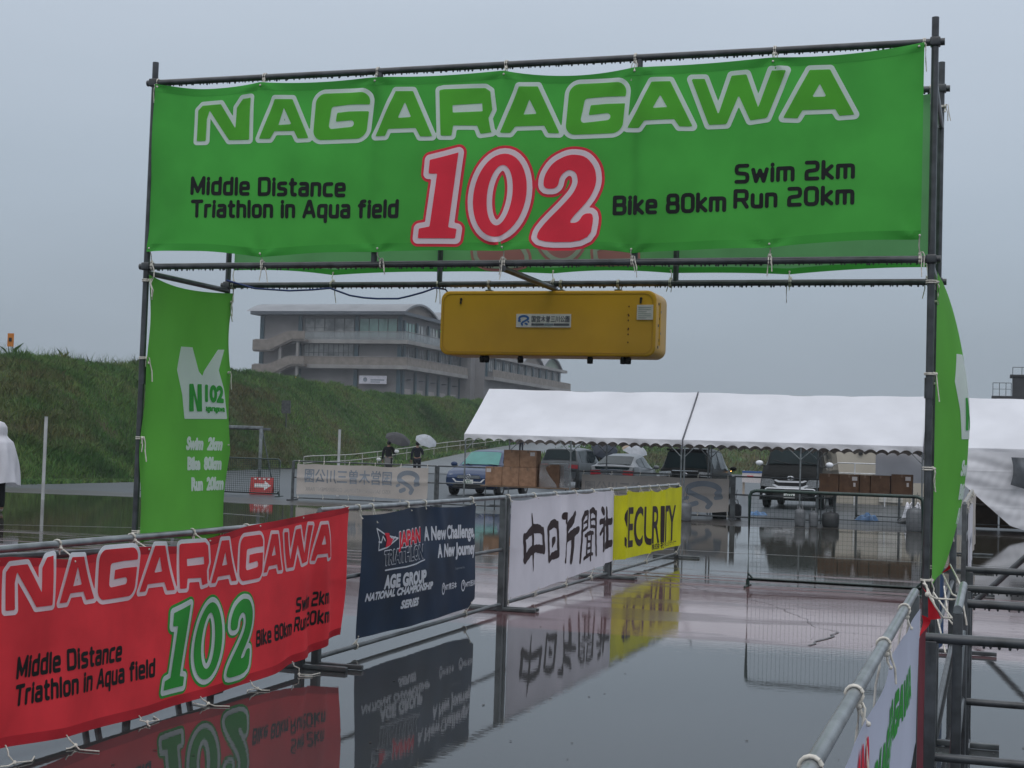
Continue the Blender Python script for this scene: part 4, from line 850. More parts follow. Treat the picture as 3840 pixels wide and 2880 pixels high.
for i, s in enumerate((6.02, 6.66, 7.36, 8.02, 8.72, 9.35)): cord('tie_cord', rb, (LX-.06, s, 1.025), 'y', .021, CRd.P(s, RT(s)-.015, .004), .05 if i != 2 else .26, 140+i, .004)
cord('tie_cord', rb, (LX, 10.12, 1.11), 'y', .021, CRd.P(10.06, 1.115, .004), .05, 147)
for i, s in enumerate((6.15, 6.62, 7.33, 8.0, 8.62, 9.28)):
    q = random.Random(i); e = Vector(CRd.P(s, RB(s)+.012, .004)); m_ = MB(); zb_ = max(.006, e.z-.16)
    a_ = q.uniform(-1.2, 1.6); L_ = q.uniform(.07, .2); pts = [e, e+Vector((.01, .01, -.3*(e.z-zb_)-.005)), Vector((e.x+.02+.03*q.random(), e.y-.03+.05*q.random(), (e.z+zb_)/2)), Vector((e.x+.05, e.y+.01, .012)), Vector((e.x+.05+.5*L_*math.cos(a_), e.y+.02+.5*L_*math.sin(a_), .006)), Vector((e.x+.05+L_*math.cos(a_+.5), e.y+.02+L_*math.sin(a_+.5), .006))]
    m_.tube(pts, .004, 6); m_.tube([pts[3], pts[3]+Vector((.05*q.uniform(-1, 1), -.05, -.006)), pts[3]+Vector((.12*q.uniform(-1, 1), -.10*q.random(), -.006))], .004, 6); m_.sphere(pts[3], .011, 6); m_.build('tie_cord', ROPE, rb)
# navy banner
nb = thing('navy_banner', (-4.5, 11.7, .1), 'dark navy championship banner with white lettering tied between red and white banners', 'banner', 'cloth banners on the barricades')
NT = scallop([(10.36, 1.055), (11.35, 1.085), (11.75, 1.085), (12.30, 1.06), (12.96, 1.085)], .012); NB_ = interp([(10.40, .125), (11.4, .115), (12.3, .12), (12.80, .135), (12.93, .20)])
CN = Cloth('y', LX+.044, 1, 10.37, 12.96, NT, NB_, lambda s, z: .010*math.sin(3.4*s+2*z)+.014*math.exp(-((s-11.45-.5*(1.08-z))/.09)**2)*z+.014*math.exp(-((s-12.0-.6*(1.08-z))/.1)**2)*z+.012*math.sin(5*z+s)+.006*math.sin(9*s))
CN.mesh('cloth', CNAVY, nb, 120, 40)
def ntx(t_, a, b, z, cap, z1=None, bold=.006, shear=0., m=INKWHITE, off=.003, cell=.005): CN.text('lettering', m, nb, text_polys(t_, a, b, z, cap, z1, shear), bold, cell, off)
ntx('A New Challenge,', 11.69, 12.93, .80, .108, .775, .007); ntx('A New Journey', 12.0, 12.94, .64, .105, .622, .007)
ntx('JAPAN', 11.068, 11.54, .780, .110, .80, .015); ntx('JAPAN', 11.068, 11.54, .780, .110, .80, .006, m=INKRED, off=.0055)
ntx('TRIATHLON', 10.77, 11.62, .655, .102, .664, .012); ntx('TRIATHLON', 10.77, 11.62, .655, .102, .664, .005, m=CNAVY, off=.0055)
ntx('AGE GROUP', 10.815, 11.70, .470, .094, .455, .009); ntx('NATIONAL CHAMPIONSHIP', 10.485, 11.87, .398, .054, .388, .005, .22); ntx('SERIES', 11.168, 11.545, .282, .058, .278, .006, .2)
ntx('東日本', 12.30, 12.48, .345, .042, bold=.0015, cell=.003); ntx('NTT', 12.20, 12.29, .345, .040, bold=.0025, cell=.003); ntx('NTT', 12.69, 12.80, .335, .038, bold=.0025, cell=.003); ntx('西日本', 12.81, 12.94, .335, .040, bold=.0015, cell=.003)
ntx('Supported by', 12.45, 12.66, .505, .018, bold=.0004, cell=.003, m=INKFADED)
def nst(pts, hw, m=INKWHITE, off=.003):
    xs = np.arange(min(p[0] for p in pts)-.05, max(p[0] for p in pts)+.05, .005); ys = np.arange(min(p[1] for p in pts)-.05, max(p[1] for p in pts)+.05, .005); CN.ink('emblem', m, nb, stroke(pts, xs, ys, hw), xs, ys, off)
nst([(10.80, .612), (11.2, .612), (11.45, .622), (11.66, .642)], .006)
nst([(10.61, .945), (10.80, .885), (11.06, .850), (10.83, .79), (10.65, .775), (10.66, .86), (10.61, .945)], .006); nst([(10.65, .84), (10.70, .835), (10.73, .88), (10.78, .845)], .007); nst([(10.90, .87), (10.95, .845), (11.0, .865), (10.93, .83)], .006)
ps = [np.array([(10.78, .79), (10.90, .805), (10.95, .85), (10.88, .86), (10.86, .90), (10.76, .905), (10.81, .85)])]; CN.text('emblem', INKRED, nb, [orient(ps[0], True)], 0, .005, .0055)
for x_, z_ in ((12.145, .36), (12.635, .35)):
    nst([(x_+.036*math.cos(R(t_)), z_+.046*math.sin(R(t_))) for t_ in range(0, 361, 20)], .007); nst([(x_-.005, z_+.02), (x_+.008, z_+.026), (x_, z_+.002)], .006)
for i, (s, z) in enumerate(((10.37, 1.04), (10.62, 1.0), (11.35, 1.07), (11.75, 1.07), (12.94, 1.07))): cord('tie_cord', nb, (LX, s, 1.11), 'y', .021, CN.P(s, z-.01, .004), .035, 160+i, .004)
for i, s in enumerate((10.41, 12.86)): cord('tie_cord', nb, (LX, s, .065), 'y', .02, CN.P(s+.0, NB_(s)+.015, .004), .05, 170+i, .004)
# white kanji banner
wb = thing('white_banner', (-4.5, 16.1, .2), 'white cloth banner with large dark brushed kanji between the navy and yellow banners', 'banner', 'cloth banners on the barricades')
WT = scallop([(14.03, 1.08), (14.9, 1.095), (15.7, 1.10), (16.5, 1.10), (17.3, 1.105), (18.2, 1.10)], .016); WBt = interp([(14.02, .10), (15, .125), (16.2, .15), (17.3, .185), (18.2, .22)])
def dsp_w(s, z): return .010*math.sin(2.2*s+z)+.052*math.exp(-((s-15.90-.04*z)/.08)**2)+.024*math.exp(-((s-17.62)/.10)**2)-.018*math.exp(-((s-17.9)/.1)**2)+.004*math.sin(10*s+3*z)
CW = Cloth('y', LX+.046, 1, 14.01, 18.20, WT, WBt, dsp_w); CW.mesh('cloth', CWHITE, wb, 220, 30)
BR = {'中': [[(.36, 1, .012), (.42, .75, .035), (.47, .35, .035), (.50, .0, .010)], [(.02, .62, .045), (.06, .45, .05), (.09, .22, .045)], [(.03, .60, .04), (.22, .66, .05), (.45, .735, .06), (.70, .72, .055), (.90, .66, .05)], [(.90, .67, .05), (.94, .50, .05), (.99, .33, .04)], [(.09, .23, .06), (.35, .35, .06), (.60, .38, .05), (.97, .33, .06)]],
 '日': [[(.10, .84, .05), (.30, .93, .08), (.55, .97, .08), (.80, .90, .07)], [(.82, .92, .07), (.90, .60, .06), (.93, .16, .07)], [(.10, .84, .06), (.15, .50, .05), (.22, .04, .05)], [(.22, .06, .05), (.45, .14, .07), (.92, .17, .08)], [(.46, .40, .03), (.52, .52, .08), (.60, .55, .06)]],
 '新': [[(.03, .96, .05), (.14, .95, .05), (.10, .84, .04)], [(.12, .80, .03), (.10, .45, .02), (.05, .05, .015)], [(.20, .72, .04), (.17, .45, .025), (.16, .25, .02)], [(.76, .98, .04), (.64, .86, .07), (.42, .76, .07), (.30, .66, .06)], [(.34, .72, .06), (.32, .50, .06), (.22, .20, .05)], [(.36, .50, .06), (.62, .57, .07), (.98, .64, .05)], [(.66, .56, .07), (.66, .30, .07), (.60, .03, .05)]],
 '聞': [[(.06, .80, .05), (.18, .92, .06), (.34, .94, .05)], [(.07, .82, .045), (.08, .40, .045), (.03, .02, .05)], [(.16, .74, .025), (.33, .78, .03)], [(.36, .93, .04), (.35, .66, .035), (.14, .60, .03)], [(.50, .95, .05), (.70, .97, .06), (.84, .90, .05)], [(.86, .92, .05), (.90, .50, .045), (.97, .08, .04)], [(.52, .94, .04), (.55, .66, .035), (.84, .64, .03)], [(.56, .79, .025), (.82, .79, .025)], [(.24, .50, .035), (.50, .54, .045), (.74, .52, .035)], [(.36, .50, .04), (.36, .12, .04)], [(.62, .52, .045), (.60, .02, .045)], [(.36, .37, .025), (.60, .38, .025)], [(.36, .24, .025), (.60, .25, .025)], [(.24, .06, .035), (.50, .12, .04), (.74, .12, .03)]],
 '社': [[(.12, .98, .05), (.20, .90, .05)], [(.05, .68, .05), (.34, .74, .05), (.22, .56, .04), (.06, .40, .03)], [(.22, .58, .05), (.24, .25, .05), (.22, .0, .03)], [(.66, .98, .04), (.72, .55, .055), (.76, .10, .05)], [(.50, .62, .06), (.96, .66, .06)], [(.46, .04, .06), (.75, .10, .07), (.99, .12, .06)]]}
for ch, a, b, z0, z1 in (('中', 14.415, 15.177, .335, .926), ('日', 15.285, 15.774, .381, .808), ('新', 15.857, 16.60, .321, .884), ('聞', 16.68, 17.40, .295, .905), ('社', 17.46, 18.12, .387, .895)):
    xs = np.arange(a-.06, b+.06, .008); ys = np.arange(z0-.05, z1+.05, .006); Xg, Yg = np.meshgrid(xs, ys); S_ = np.full(Xg.shape, 9.); h_ = z1-z0
    for st_ in BR[ch]:
        for (x0_, y0_, r0_), (x1_, y1_, r1_) in zip(st_[:-1], st_[1:]):
            p = np.array([a+x0_*(b-a), z0+y0_*h_]); e = np.array([a+x1_*(b-a), z0+y1_*h_])-p; t_ = np.clip(((Xg-p[0])*e[0]+(Yg-p[1])*e[1])/(e@e+1e-9), 0, 1)
            S_ = np.minimum(S_, np.hypot((Xg-p[0]-t_*e[0])*.85, Yg-p[1]-t_*e[1])-(r0_+(r1_-r0_)*t_)*h_*(1.0 if ch == '聞' else 1.4))
    S_ = S_+.004*np.sin(Xg*41+Yg*17)*np.sin(Yg*53-Xg*11); CW.ink('lettering', INKBROWN, wb, S_, xs, ys, .003)
for i, (s, z) in enumerate(((14.03, 1.08), (14.9, 1.095), (15.7, 1.10), (16.5, 1.10), (17.3, 1.105), (18.15, 1.10))): cord('tie_cord', wb, (LX, s, 1.11), 'y', .021, CW.P(s, z-.015, .004), .05, 180+i, .0045)
for i, s in enumerate((14.08, 15.0, 16.2, 17.3)): cord('tie_cord', wb, (LX, s, .065), 'y', .02, CW.P(s, WBt(s)+.015, .004), .06, 190+i, .0045)
# yellow banner
yb = thing('yellow_banner', (-4.5, 20.3, .2), 'bright yellow cloth banner with black capitals at the far end of the left barricades', 'banner', 'cloth banners on the barricades')
YT = scallop([(18.22, 1.045), (19.0, 1.09), (19.8, 1.06), (20.4, 1.075), (21.0, 1.06), (21.7, 1.085), (22.45, 1.09)], .03); YBt = interp([(18.22, .225), (19.2, .20), (20.3, .20), (21.5, .20), (22.45, .19)])
def dsp_y(s, z): return .006*math.sin(5.1*s+z)+.004*math.sin(11*s)+.062*math.exp(-((s-18.64-.06*z)/.10)**2)+.045*math.exp(-((s-20.22+.05*z)/.09)**2)+.045*math.exp(-((s-21.02-.08*z)/.08)**2)
CY = Cloth('y', LX+.05, 1, 18.22, 22.46, YT, YBt, dsp_y); CY.mesh('cloth', CYELL, yb, 300, 26)
CY.text('lettering', INKBROWN, yb, text_polys('SECURITY', 18.62, 22.05, .36, .50, .30), .012, .009, .003)
CY.text('lettering', INKBROWN, yb, text_polys('株式会社セキュリティー', 20.5, 22.15, .225, .085, exact=True), .002, .006, .003)
for i, (s, z) in enumerate(((18.24, 1.045), (19.0, 1.09), (19.8, 1.06), (20.4, 1.075), (21.0, 1.06), (21.7, 1.085), (22.43, 1.09))): cord('tie_cord', yb, (LX, s, 1.11), 'y', .021, CY.P(s, z-.015, .004), .04, 200+i, .0045)
for i, s in enumerate((18.3, 20.3, 22.4)): cord('tie_cord', yb, (LX, s, .065), 'y', .02, CY.P(s, YBt(s)+.015, .004), .06, 210+i, .0045)
# ---- right hand line
barricade('barricade', 'y', -.269, 1.5, 5.87, 1.10, 'pipe barricade nearest the camera with shiny top rail running to the right arch leg', zs=(.6, .1), r=.0150, post=.018)
nr = thing('near_banner', (-.24, 3.6, .6), 'small white banner with green and red print on the nearest barricade at bottom right', 'banner', 'cloth banners on the barricades')
CNr = Cloth('y', -.245, 1, 2.0, 5.62, lambda s: 1.062-.012*abs(math.sin((s-2)*math.pi/.9)), lambda s: .60+.03*math.sin(s), lambda s, z: .008*math.sin(2.4*s)+.006*math.sin(6*s+4*z))
CWB = mat('bluish_white_cloth', (.52, .55, .68), .6, 0, .3, .06, 1.5, .0004, 250, .15); CNr.mesh('cloth', CWB, nr, 150, 16)
(S_, x_, y_), (Sn_, xn_, yn_) = design(.008)
put(CNr, 'title_lettering', INKGREEN, nr, S_-.006, x_, y_, .0025, lambda x, z: 3.48+(x+4.35)*.455, lambda x, z: .80+(z-3.27)*.48)
put(CNr, 'numeral', INKRED, nr, Sn_-.02, xn_, yn_, .0025, lambda x, z: 2.95+(x+3.0)*.36, lambda x, z: .74+(z-2.68)*.56)
for i, s in enumerate((2.45, 3.25, 4.15, 5.15)): cord('tie_cord', nr, (-.269, s, 1.10), 'y', .0150, CNr.P(s, 1.04, .004), .15, 220+i, .0036)
barricade('barricade', 'y', -.11, 5.78, 6.95, 1.05, 'short pipe barricade just outside the nearest one, ending beside the right arch leg', STEEL, zs=(.55, .08), r=.017, post=.018)
tag(pipe('leaning_pipe', [(-.135, 5.95, 0), (-.125, 6.05, .45), (-.10, 6.2, .93)], .014, GALV, None), 'thin pale pipe leaning at the foot of the right arch leg', 'pipe')
tag(pipe('loose_pipe', [(-.16, 6.5, .03), (.13, 6.5, .03)], .02, STEEL, None), 'short dark pipe end lying on the wet ground at bottom right', 'pipe')
tag(pipe('leaning_strut', [(-.32, 15.5, .03), (.60, 15.5, .95)], .03, STEEL, None), 'dark slanting strut standing in the water behind the right hand pipe rows', 'strut')
barricade('barricade', 'y', -.295, 8.75, 13.0, 1.10, 'pipe barricade behind the right arch leg with a dark blue banner')
barricade('barricade', 'y', -.30, 18.6, 22.6, 1.10, 'pipe barricade beyond the green mesh panel on the right, banner tied on')
barricade('barricade', 'y', -.31, 22.7, 26.8, 1.10, 'farthest pipe barricade of the right hand line, banner tied on')
def plain_banner(name, x, s0, s1, zt, zb, m, label, face=1, seed=0, off=.05, gm=INKFADED, marks=True):
    t_ = thing(name, (x, (s0+s1)/2, zb), label, 'banner', 'cloth banners on the barricades'); q = random.Random(seed); p1, p2 = q.uniform(0, 6), q.uniform(0, 6)
    c = Cloth('y', x+face*off, face, s0, s1, lambda s: zt-.02*abs(math.sin((s-s0)*math.pi/.8)), lambda s: zb+.02*math.sin(3*s+p1), lambda s, z: .014*math.sin(3*s+p1)+.008*math.sin(7*s+4*z+p2))
    c.mesh('cloth', m, t_, 90, 14)
    if marks:
        for k in range(3):
            xs = np.arange(s0+.3+k*1.1, s0+1.1+k*1.1, .02); ys = np.arange(zb+.15, zt-.1, .02); c.ink('emblem', gm, t_, stroke([(s0+.45+k*1.1, zb+.3), (s0+.7+k*1.1, (zb+zt)/2), (s0+.95+k*1.1, zb+.35)], xs, ys, .05), xs, ys, .003)
    for k in range(6 if marks else 0):
        s = s0+.03+(s1-s0-.06)*k/5; cord('tie_cord', t_, (x, s, 1.10), 'y', .02, c.P(s, zt-.02, .004), .12, seed*10+k, .0045)
    return t_
plain_banner('blue_banner', -.295, 8.9, 12.9, 1.04, .25, mat('blue_cloth', (.016, .055, .15), .65, 0, .3, .15, 2, .0004, 200, .1), 'deep blue banner seen edge on behind the right arch leg', -1, 3, gm=INKWHITE)
plain_banner('pale_banner', -.30, 18.7, 22.5, 1.05, .2, CWHITE, 'white banner with faint blue emblem seen edge on beyond the arch', 1, 4)
plain_banner('pale_banner', -.31, 22.8, 26.7, 1.06, .2, CCREAM, 'cream banner at the far end of the right hand barricades, seen edge on', 1, 5)
plain_banner('pink_banner', -.275, 6.0, 6.9, .86, .12, mat('pink_cloth', (.20, .045, .06), .7, 0, .25, .1, 2, .0004, 200, .3), 'narrow red banner end hanging at the foot of the right arch leg', 1, 6, .01, marks=False)
for y, zt, zs, lb in ((5.70, .95, (.52,), 'dark pipe barricade crossing the bottom right corner, nearest of its rows'), (7.0, .965, (.53,), 'dark pipe barricade at right, second row from the camera'), (8.0, .95, (), 'dark pipe barricade at right, third row from the camera'), (8.9, .985, (), 'dark pipe barricade at right, farthest row from the camera')):
    t_ = barricade('barricade', 'x', y, -.13 if y > 6 else -.22, 2.2, zt, lb, STEEL, zs, .019, .3, .02)
    for ch in KIDS(t_):
        if ch.name.startswith('top_rail'): ch.data.materials[0] = STEEL; tag(drops((-.1, y, zt), (2.2, y, zt), .019, 70, int(y*7)).build('water_drops', STEEL, ch), kind='stuff')
# pennants on a cord at the foot of the right arch leg
pn = thing('pennant_string', (-.2, 6.3, .95), 'red triangular pennants on a white cord knotted at the right arch leg', 'pennant string')
PEN = mat('pennant_red', (.60, .02, .035), .6, 0, .3, .08, 6, 0, 10, .35)
mb = MB(); mb.tube([(-.285, 7.3, 1.0), (-.268, 6.6, 1.075), (-.243, 6.3, 1.092), (-.239, 6.3, 1.056), (-.206, 6.3, 1.041), (-.144, 6.32, 1.039), (-.113, 6.4, 1.034)], .0045, 6)
mb.tube([(-.24, 6.3, 1.06), (-.20, 6.29, 1.0), (-.177, 6.3, .966), (-.132, 6.3, .967), (-.116, 6.3, .96), (-.105, 6.3, .90)], .0045, 6)
mb.tube([(-.20, 8.2, 1.055), (-.15, 7.6, 1.03), (-.11, 6.8, 1.04)], .0045, 6); mb.tube([(-.236, 8.2, 1.005), (-.17, 7.5, .96), (-.11, 6.7, 1.01), (-.09, 6.7, .9)], .0045, 6); mb.tube([(-.25, 7.3, .98), (-.2, 7.0, .95), (-.12, 6.6, .90), (-.1, 6.6, .8)], .0045, 6)
mb.tube([(-.2, 7.2, 1.02), (-.17, 6.9, .9), (-.11, 6.7, .86)], .004, 6); mb.tube([(-.3, 7.45, 1.02), (-.24, 7.0, .97), (-.17, 6.5, .80)], .004, 6)
for p in ((-.239, 6.3, 1.056), (-.113, 6.4, 1.034), (-.116, 6.3, .96)): mb.sphere(p, .011, 6)
mb.build('cord', ROPE, pn)
def flag(a, b, c):
    a, b, c = map(Vector, (a, b, c)); m_ = MB(); n = 8; vs = []; fs = []
    for i in range(n+1):
        for j in range(2):
            t_ = i/n; p = a.lerp(b, j).lerp(c, t_); vs.append(p+Vector((.006*math.sin(5*t_), .012*math.sin(4*t_+j), 0)))
    fs = [(2*i, 2*i+1, 2*i+3, 2*i+2) for i in range(n)]; m_.add(vs, fs, True); m_.build('pennant', PEN, pn)
flag((-.262, 6.31, 1.085), (-.237, 6.30, 1.050), (-.177, 6.30, .966)); flag((-.237, 6.302, 1.045), (-.235, 6.305, .952), (-.178, 6.302, .963)); flag((-.262, 6.32, .97), (-.225, 6.32, .955), (-.262, 6.33, .88)); flag((-.205, 8.2, 1.065), (-.192, 8.19, 1.045), (-.24, 8.21, 1.0))
# ================================================================== TENTS
VALB = mat('shaded_rear_valance', (.36, .31, .275), .7, 0, .2, .1, 2)  # rear valance canvas with its shade put into the colour, browner than the front
def tent(x0, x1, label, side=None):
    y0, y1, ze, zr = 34.78, 38.38, 1.90, 3.11; ym = (y0+y1)/2
    t_ = thing('event_tent', ((x0+x1)/2, ym, 0), label, 'tent', 'white event tents in a row')
    def roof(sgn):
        def f(i, j):
            x = x0+(x1-x0)*i; y = (y0 if sgn < 0 else y1)+(ym-(y0 if sgn < 0 else y1))*j; z = ze+(zr-ze)*j
            return (x, y, z-.035*math.sin(math.pi*j)*(1-.3*math.cos(4*math.pi*i))-.03*math.sin(math.pi*i)*j+.006*math.sin(9*i*3+5*j))
        return MB().grid(f, 40, 12)
    r_ = roof(-1).build('roof_canopy', TENT, t_); roof(1).build('roof_canopy', TENT, t_)
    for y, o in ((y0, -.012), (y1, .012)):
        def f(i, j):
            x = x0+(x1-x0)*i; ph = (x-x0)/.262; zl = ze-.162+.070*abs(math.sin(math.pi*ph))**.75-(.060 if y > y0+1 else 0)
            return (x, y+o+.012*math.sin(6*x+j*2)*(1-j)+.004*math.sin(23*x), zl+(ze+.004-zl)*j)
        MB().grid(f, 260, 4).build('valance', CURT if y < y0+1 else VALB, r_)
    pst = [x0+.03, (x0+x1)/2, x1-.03]
    for x in pst:
        for y in (y0+.02, y1-.02):
            p_ = pipe('post', [(x, y, 0), (x, y, ze)], .019, GALV, t_); MB().tube([(x, y, 0), (x, y, .012)], .05, 12).build('base_plate', GALV, p_)
            if x == pst[1]:
                for s_ in (-1, 1): pipe('brace', [(x, y, 1.52), (x+s_*.32, y, 1.80)], .011, GALV, t_)
            else: pipe('brace', [(x, y, 1.5), (x+(.3 if x == pst[0] else -.3), y, 1.80)], .011, GALV, t_)
        pipe('rafter', [(x, y0+.03, ze-.10), (x, ym, zr-.13), (x, y1-.03, ze-.10)], .017, GALV, t_)
    for y, z in ((y0+.02, ze-.02), (y1-.02, ze-.02), (ym, zr-.05)): pipe('eave_pipe', [(x0, y, z), (x1, y, z)], .017, GALV, t_)
    strap = MB()
    strap.tube([(x1-.005, y0-.02, ze-.28), (x1-.005, y0-.02, ze+.02), (x1-.005, y0+.9, ze+(zr-ze)*.5+.012), (x1-.005, ym, zr+.015)], .012, 6); strap.build('joint_strap', GREYI, t_)
    return t_
tent(-12.46, -6.965, 'left end white event tent with cardboard cartons and the blue car under its eave')
tent(-6.95, -1.455, 'middle white event tent in front of the black van')
tent(-1.44, 4.05, 'right end white event tent behind the right arch leg with a loose vinyl curtain')
# curtains
CB = interp([(-1.0, 1.42), (-.6, 1.10), (-.1, .66), (.41, .215), (.7, .13), (2.4, .08)])
def fcur(i, j):
    x = -.98+3.3*i; b = CB(x); z = b+(1.83-b)*j; q = max(0, min(1, (.75-x)/1.1)); sag = z-1.83+.42*math.exp(-((x-.75)/.9)**2)
    d = .020*q*math.sin(11*sag+1.2*x)+.006*math.sin(23*sag-3*x)+.012*math.sin(2.1*x+1.5*z)+.006*math.sin(13*x+9*z)*math.sin(7*z-5*x)+.004*math.sin(29*x-17*z)+.006*math.sin(31*x+2*z)*(1-q)
    for zc in (.62, 1.02, 1.40): d += .006*math.exp(-((z-zc)/.012)**2)
    return (x, 34.60-.05*(1-j)-d*min(1, 4*(1-j)), z)
tag(MB().grid(fcur, 110, 90).build('vinyl_curtain', CURT), 'white vinyl curtain sagging in folds with a slanting lower edge under the right tent', 'curtain')
tag(MB().grid(lambda i, j: (-2.78+1.32*i, 38.50+.03*math.sin(9*i)+.02*math.sin(5*j+4*i), 1.02+.80*j), 30, 12).build('vinyl_curtain', CURT), 'pale grey vinyl sheet hanging square behind the right hand cartons', 'curtain')
bg = MB().grid(lambda i, j: (.40+.35*i+.05*math.sin(3*j), 34.42-.10*math.sin(math.pi*i)*math.sin(math.pi*j)-.02*math.sin(7*i+5*j), 1.12+.60*j-.10*i*(1-j)), 16, 16)
tag(bg.build('grey_bag', mat('grey_bag_cloth', (.10, .11, .125), .6, 0, .4, .25, 4, .004, 12)), 'dark grey cloth bag hanging on the white curtain at the right edge', 'bag')
def bucket(x, y, r, h, m, label, name='tent_weight'):
    t_ = thing(name, (x, y, 0), label, 'tent weight', 'weights at the tent posts')
    MB().lathe([(0, 0), (r*.86, 0), (r*.92, .02), (r, h*.35), (r, h*.8), (r*.82, h*.95), (r*.35, h), (.03, h), (.03, h+.03), (0, h+.03)], (x, y, 0), 20).build('body', m, t_)
    MB().tube([(x-r*.5, y, h*.97), (x-r*.4, y, h+.09), (x+r*.4, y, h+.09), (x+r*.5, y, h*.97)], .012, 8).build('handle', m, t_)
    MB().tube([(x+.02, y, h+.08), (x+.05, y-.0, h+.35)], .006, 6).build('strap', WK, t_)
WG = mat('grey_plastic', (.13, .137, .147), .45, 0, .4, .15, 6); WK = mat('dark_plastic', (.035, .037, .04), .5, 0, .4, .2, 6)
bucket(-4.16, 34.58, .125, .40, WG, 'pale grey plastic weight at the post in front of the black van'); bucket(-3.86, 34.66, .105, .33, WG, 'smaller grey weight right beside the pale grey one in front of the van')
bucket(-3.50, 34.85, .20, .34, WK, 'wide dark weight bag to the right of two grey weights'); bucket(-6.84, 34.62, .16, .42, WG, 'grey plastic tank tied to the tent post right of the yellow banner')
bucket(-6.42, 36.9, .19, .40, WK, 'dark weight at the double post in front of the emblem banner'); bucket(-6.05, 36.95, .17, .38, WK, 'second dark weight at the double post, on its right side')
bucket(-1.62, 34.6, .19, .52, WG, 'tall grey weight at the tent post just left of the right arch leg')
# ---- tables and cartons
def table(x0, x1, y0, y1, z, label, m=None):
    t_ = thing('folding_table', ((x0+x1)/2, (y0+y1)/2, 0), label, 'table', 'folding tables under the tents')
    MB().box((x0, y0, z-.03), (x1, y1, z), .006).build('table_top', m or mat('table_wood', (.16, .10, .06), .5, 0, .4, .15, 5), t_)
    for x in (x0+.12, x1-.12):
        for y in (y0+.05, y1-.05): pipe('leg', [(x, y, 0), (x, y, z-.03)], .014, GALVD, t_)
        pipe('leg_bar', [(x, y0+.05, .12), (x, y1-.05, .12)], .010, GALVD, t_)
    pipe('leg_bar', [(x0+.12, (y0+y1)/2, .14), (x1-.12, (y0+y1)/2, .14)], .010, GALVD, t_)
def carton(x0, x1, y0, y1, z0, z1, label, m=CARD, lab=0, tape=True):
    t_ = thing('carton', ((x0+x1)/2, (y0+y1)/2, z0), label, 'carton', 'cardboard cartons on the tables')
    g = .004; MB().box((x0+g, y0, z0), (x1-g, y1, z1-.002), .006).build('box', m, t_)
    xm = (x0+x1)/2
    if tape:
        mb = MB(); mb.box((xm-.02, y0-.002, z1-.07), (xm+.02, y0+.001, z1-.004)); mb.box((xm-.02, y0-.002, z1-.0015), (xm+.02, y1, z1)); mb.build('tape', mat('brown_tape', (.22, .13, .08), .3, 0, .5, .1, 5), t_)
    if lab:
        a = x0+.03 if lab == 1 else x1-.16; MB().box((a, y0-.003, z1-.14), (a+.12, y0+.001, z1-.05)).build('sticker', PAPER, t_)
        if lab == 3: MB().box((a+.03, y0-.003, z1-.28), (a+.08, y0+.001, z1-.19)).build('sticker', PAPER, t_)
k_ = 35.3/35.98; zz = lambda z: 1.6+(z-1.6)*k_; X = lambda x: x*k_
ya, yb_ = 35.3, 35.72
table(X(-12.36), X(-10.0), 35.15, 36.0, zz(.62), 'folding table carrying the stack of cartons beside the blue car')
carton(X(-12.29), X(-11.84), ya, yb_, zz(.625), zz(1.10), 'carton at the left end of the lower row in front of the blue car', CARD, 1)
carton(X(-11.84), X(-11.39), ya, yb_, zz(.625), zz(1.10), 'carton in the middle of the lower row in front of the blue car')
carton(X(-11.39), X(-10.94), ya, yb_, zz(.625), zz(1.10), 'carton at the right end of the lower row, directly under another carton with a sticker')
carton(X(-11.81), X(-11.38), ya, yb_, zz(1.102), zz(1.54), 'plain carton on the upper row, its left one')
carton(X(-11.38), X(-10.94), ya, yb_, zz(1.102), zz(1.54), 'carton with a white sticker on the upper row, its right one', CARD, 2)
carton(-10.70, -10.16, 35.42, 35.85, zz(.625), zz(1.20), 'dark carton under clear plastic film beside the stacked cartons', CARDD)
film = mat('plastic_film', (.50, .51, .53), .12, 0, .8, .1, 5, .003, 9, alpha=.35)
def ffilm(i, j):
    a = -10.66+.85*i; z = .62+.62*j; return (a-.16*j*i, 35.38+.25*i*i+.03*math.sin(9*z+5*a), z+.03*math.sin(11*a)*(1-j))
tag(MB().grid(ffilm, 22, 22).build('plastic_film', film), 'clear crumpled plastic film draped over the dark carton', 'plastic sheet')
k2 = 35.6/36.28; X2 = lambda x: x*k2; Z2 = lambda z: 1.6+(z-1.6)*k2
table(X2(-4.05), X2(-1.62), 35.4, 36.1, Z2(.765), 'folding table carrying the row of dark cartons at right')
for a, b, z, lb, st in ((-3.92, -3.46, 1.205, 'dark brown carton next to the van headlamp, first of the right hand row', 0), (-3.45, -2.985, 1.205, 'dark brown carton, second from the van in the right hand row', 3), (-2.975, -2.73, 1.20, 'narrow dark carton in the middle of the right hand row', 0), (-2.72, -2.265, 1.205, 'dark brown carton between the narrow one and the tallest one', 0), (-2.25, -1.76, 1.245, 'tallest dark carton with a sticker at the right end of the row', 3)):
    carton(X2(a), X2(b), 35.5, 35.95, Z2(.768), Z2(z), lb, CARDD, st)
table(-.55, 1.6, 36.2, 37.0, .62, 'dark wooden table in the shade behind the sagging curtain', mat('dark_wood', (.045, .032, .022), .6))
mb = MB()
for i in range(3): mb.box((-.5+.7*i, 37.02, .05), (.16+.7*i, 37.06, 1.15), .004)
tag(mb.build('brown_board', mat('brown_board', (.075, .05, .035), .7, 0, .2, .2, 3)), 'row of brown boards standing behind the dark table at right', 'board')
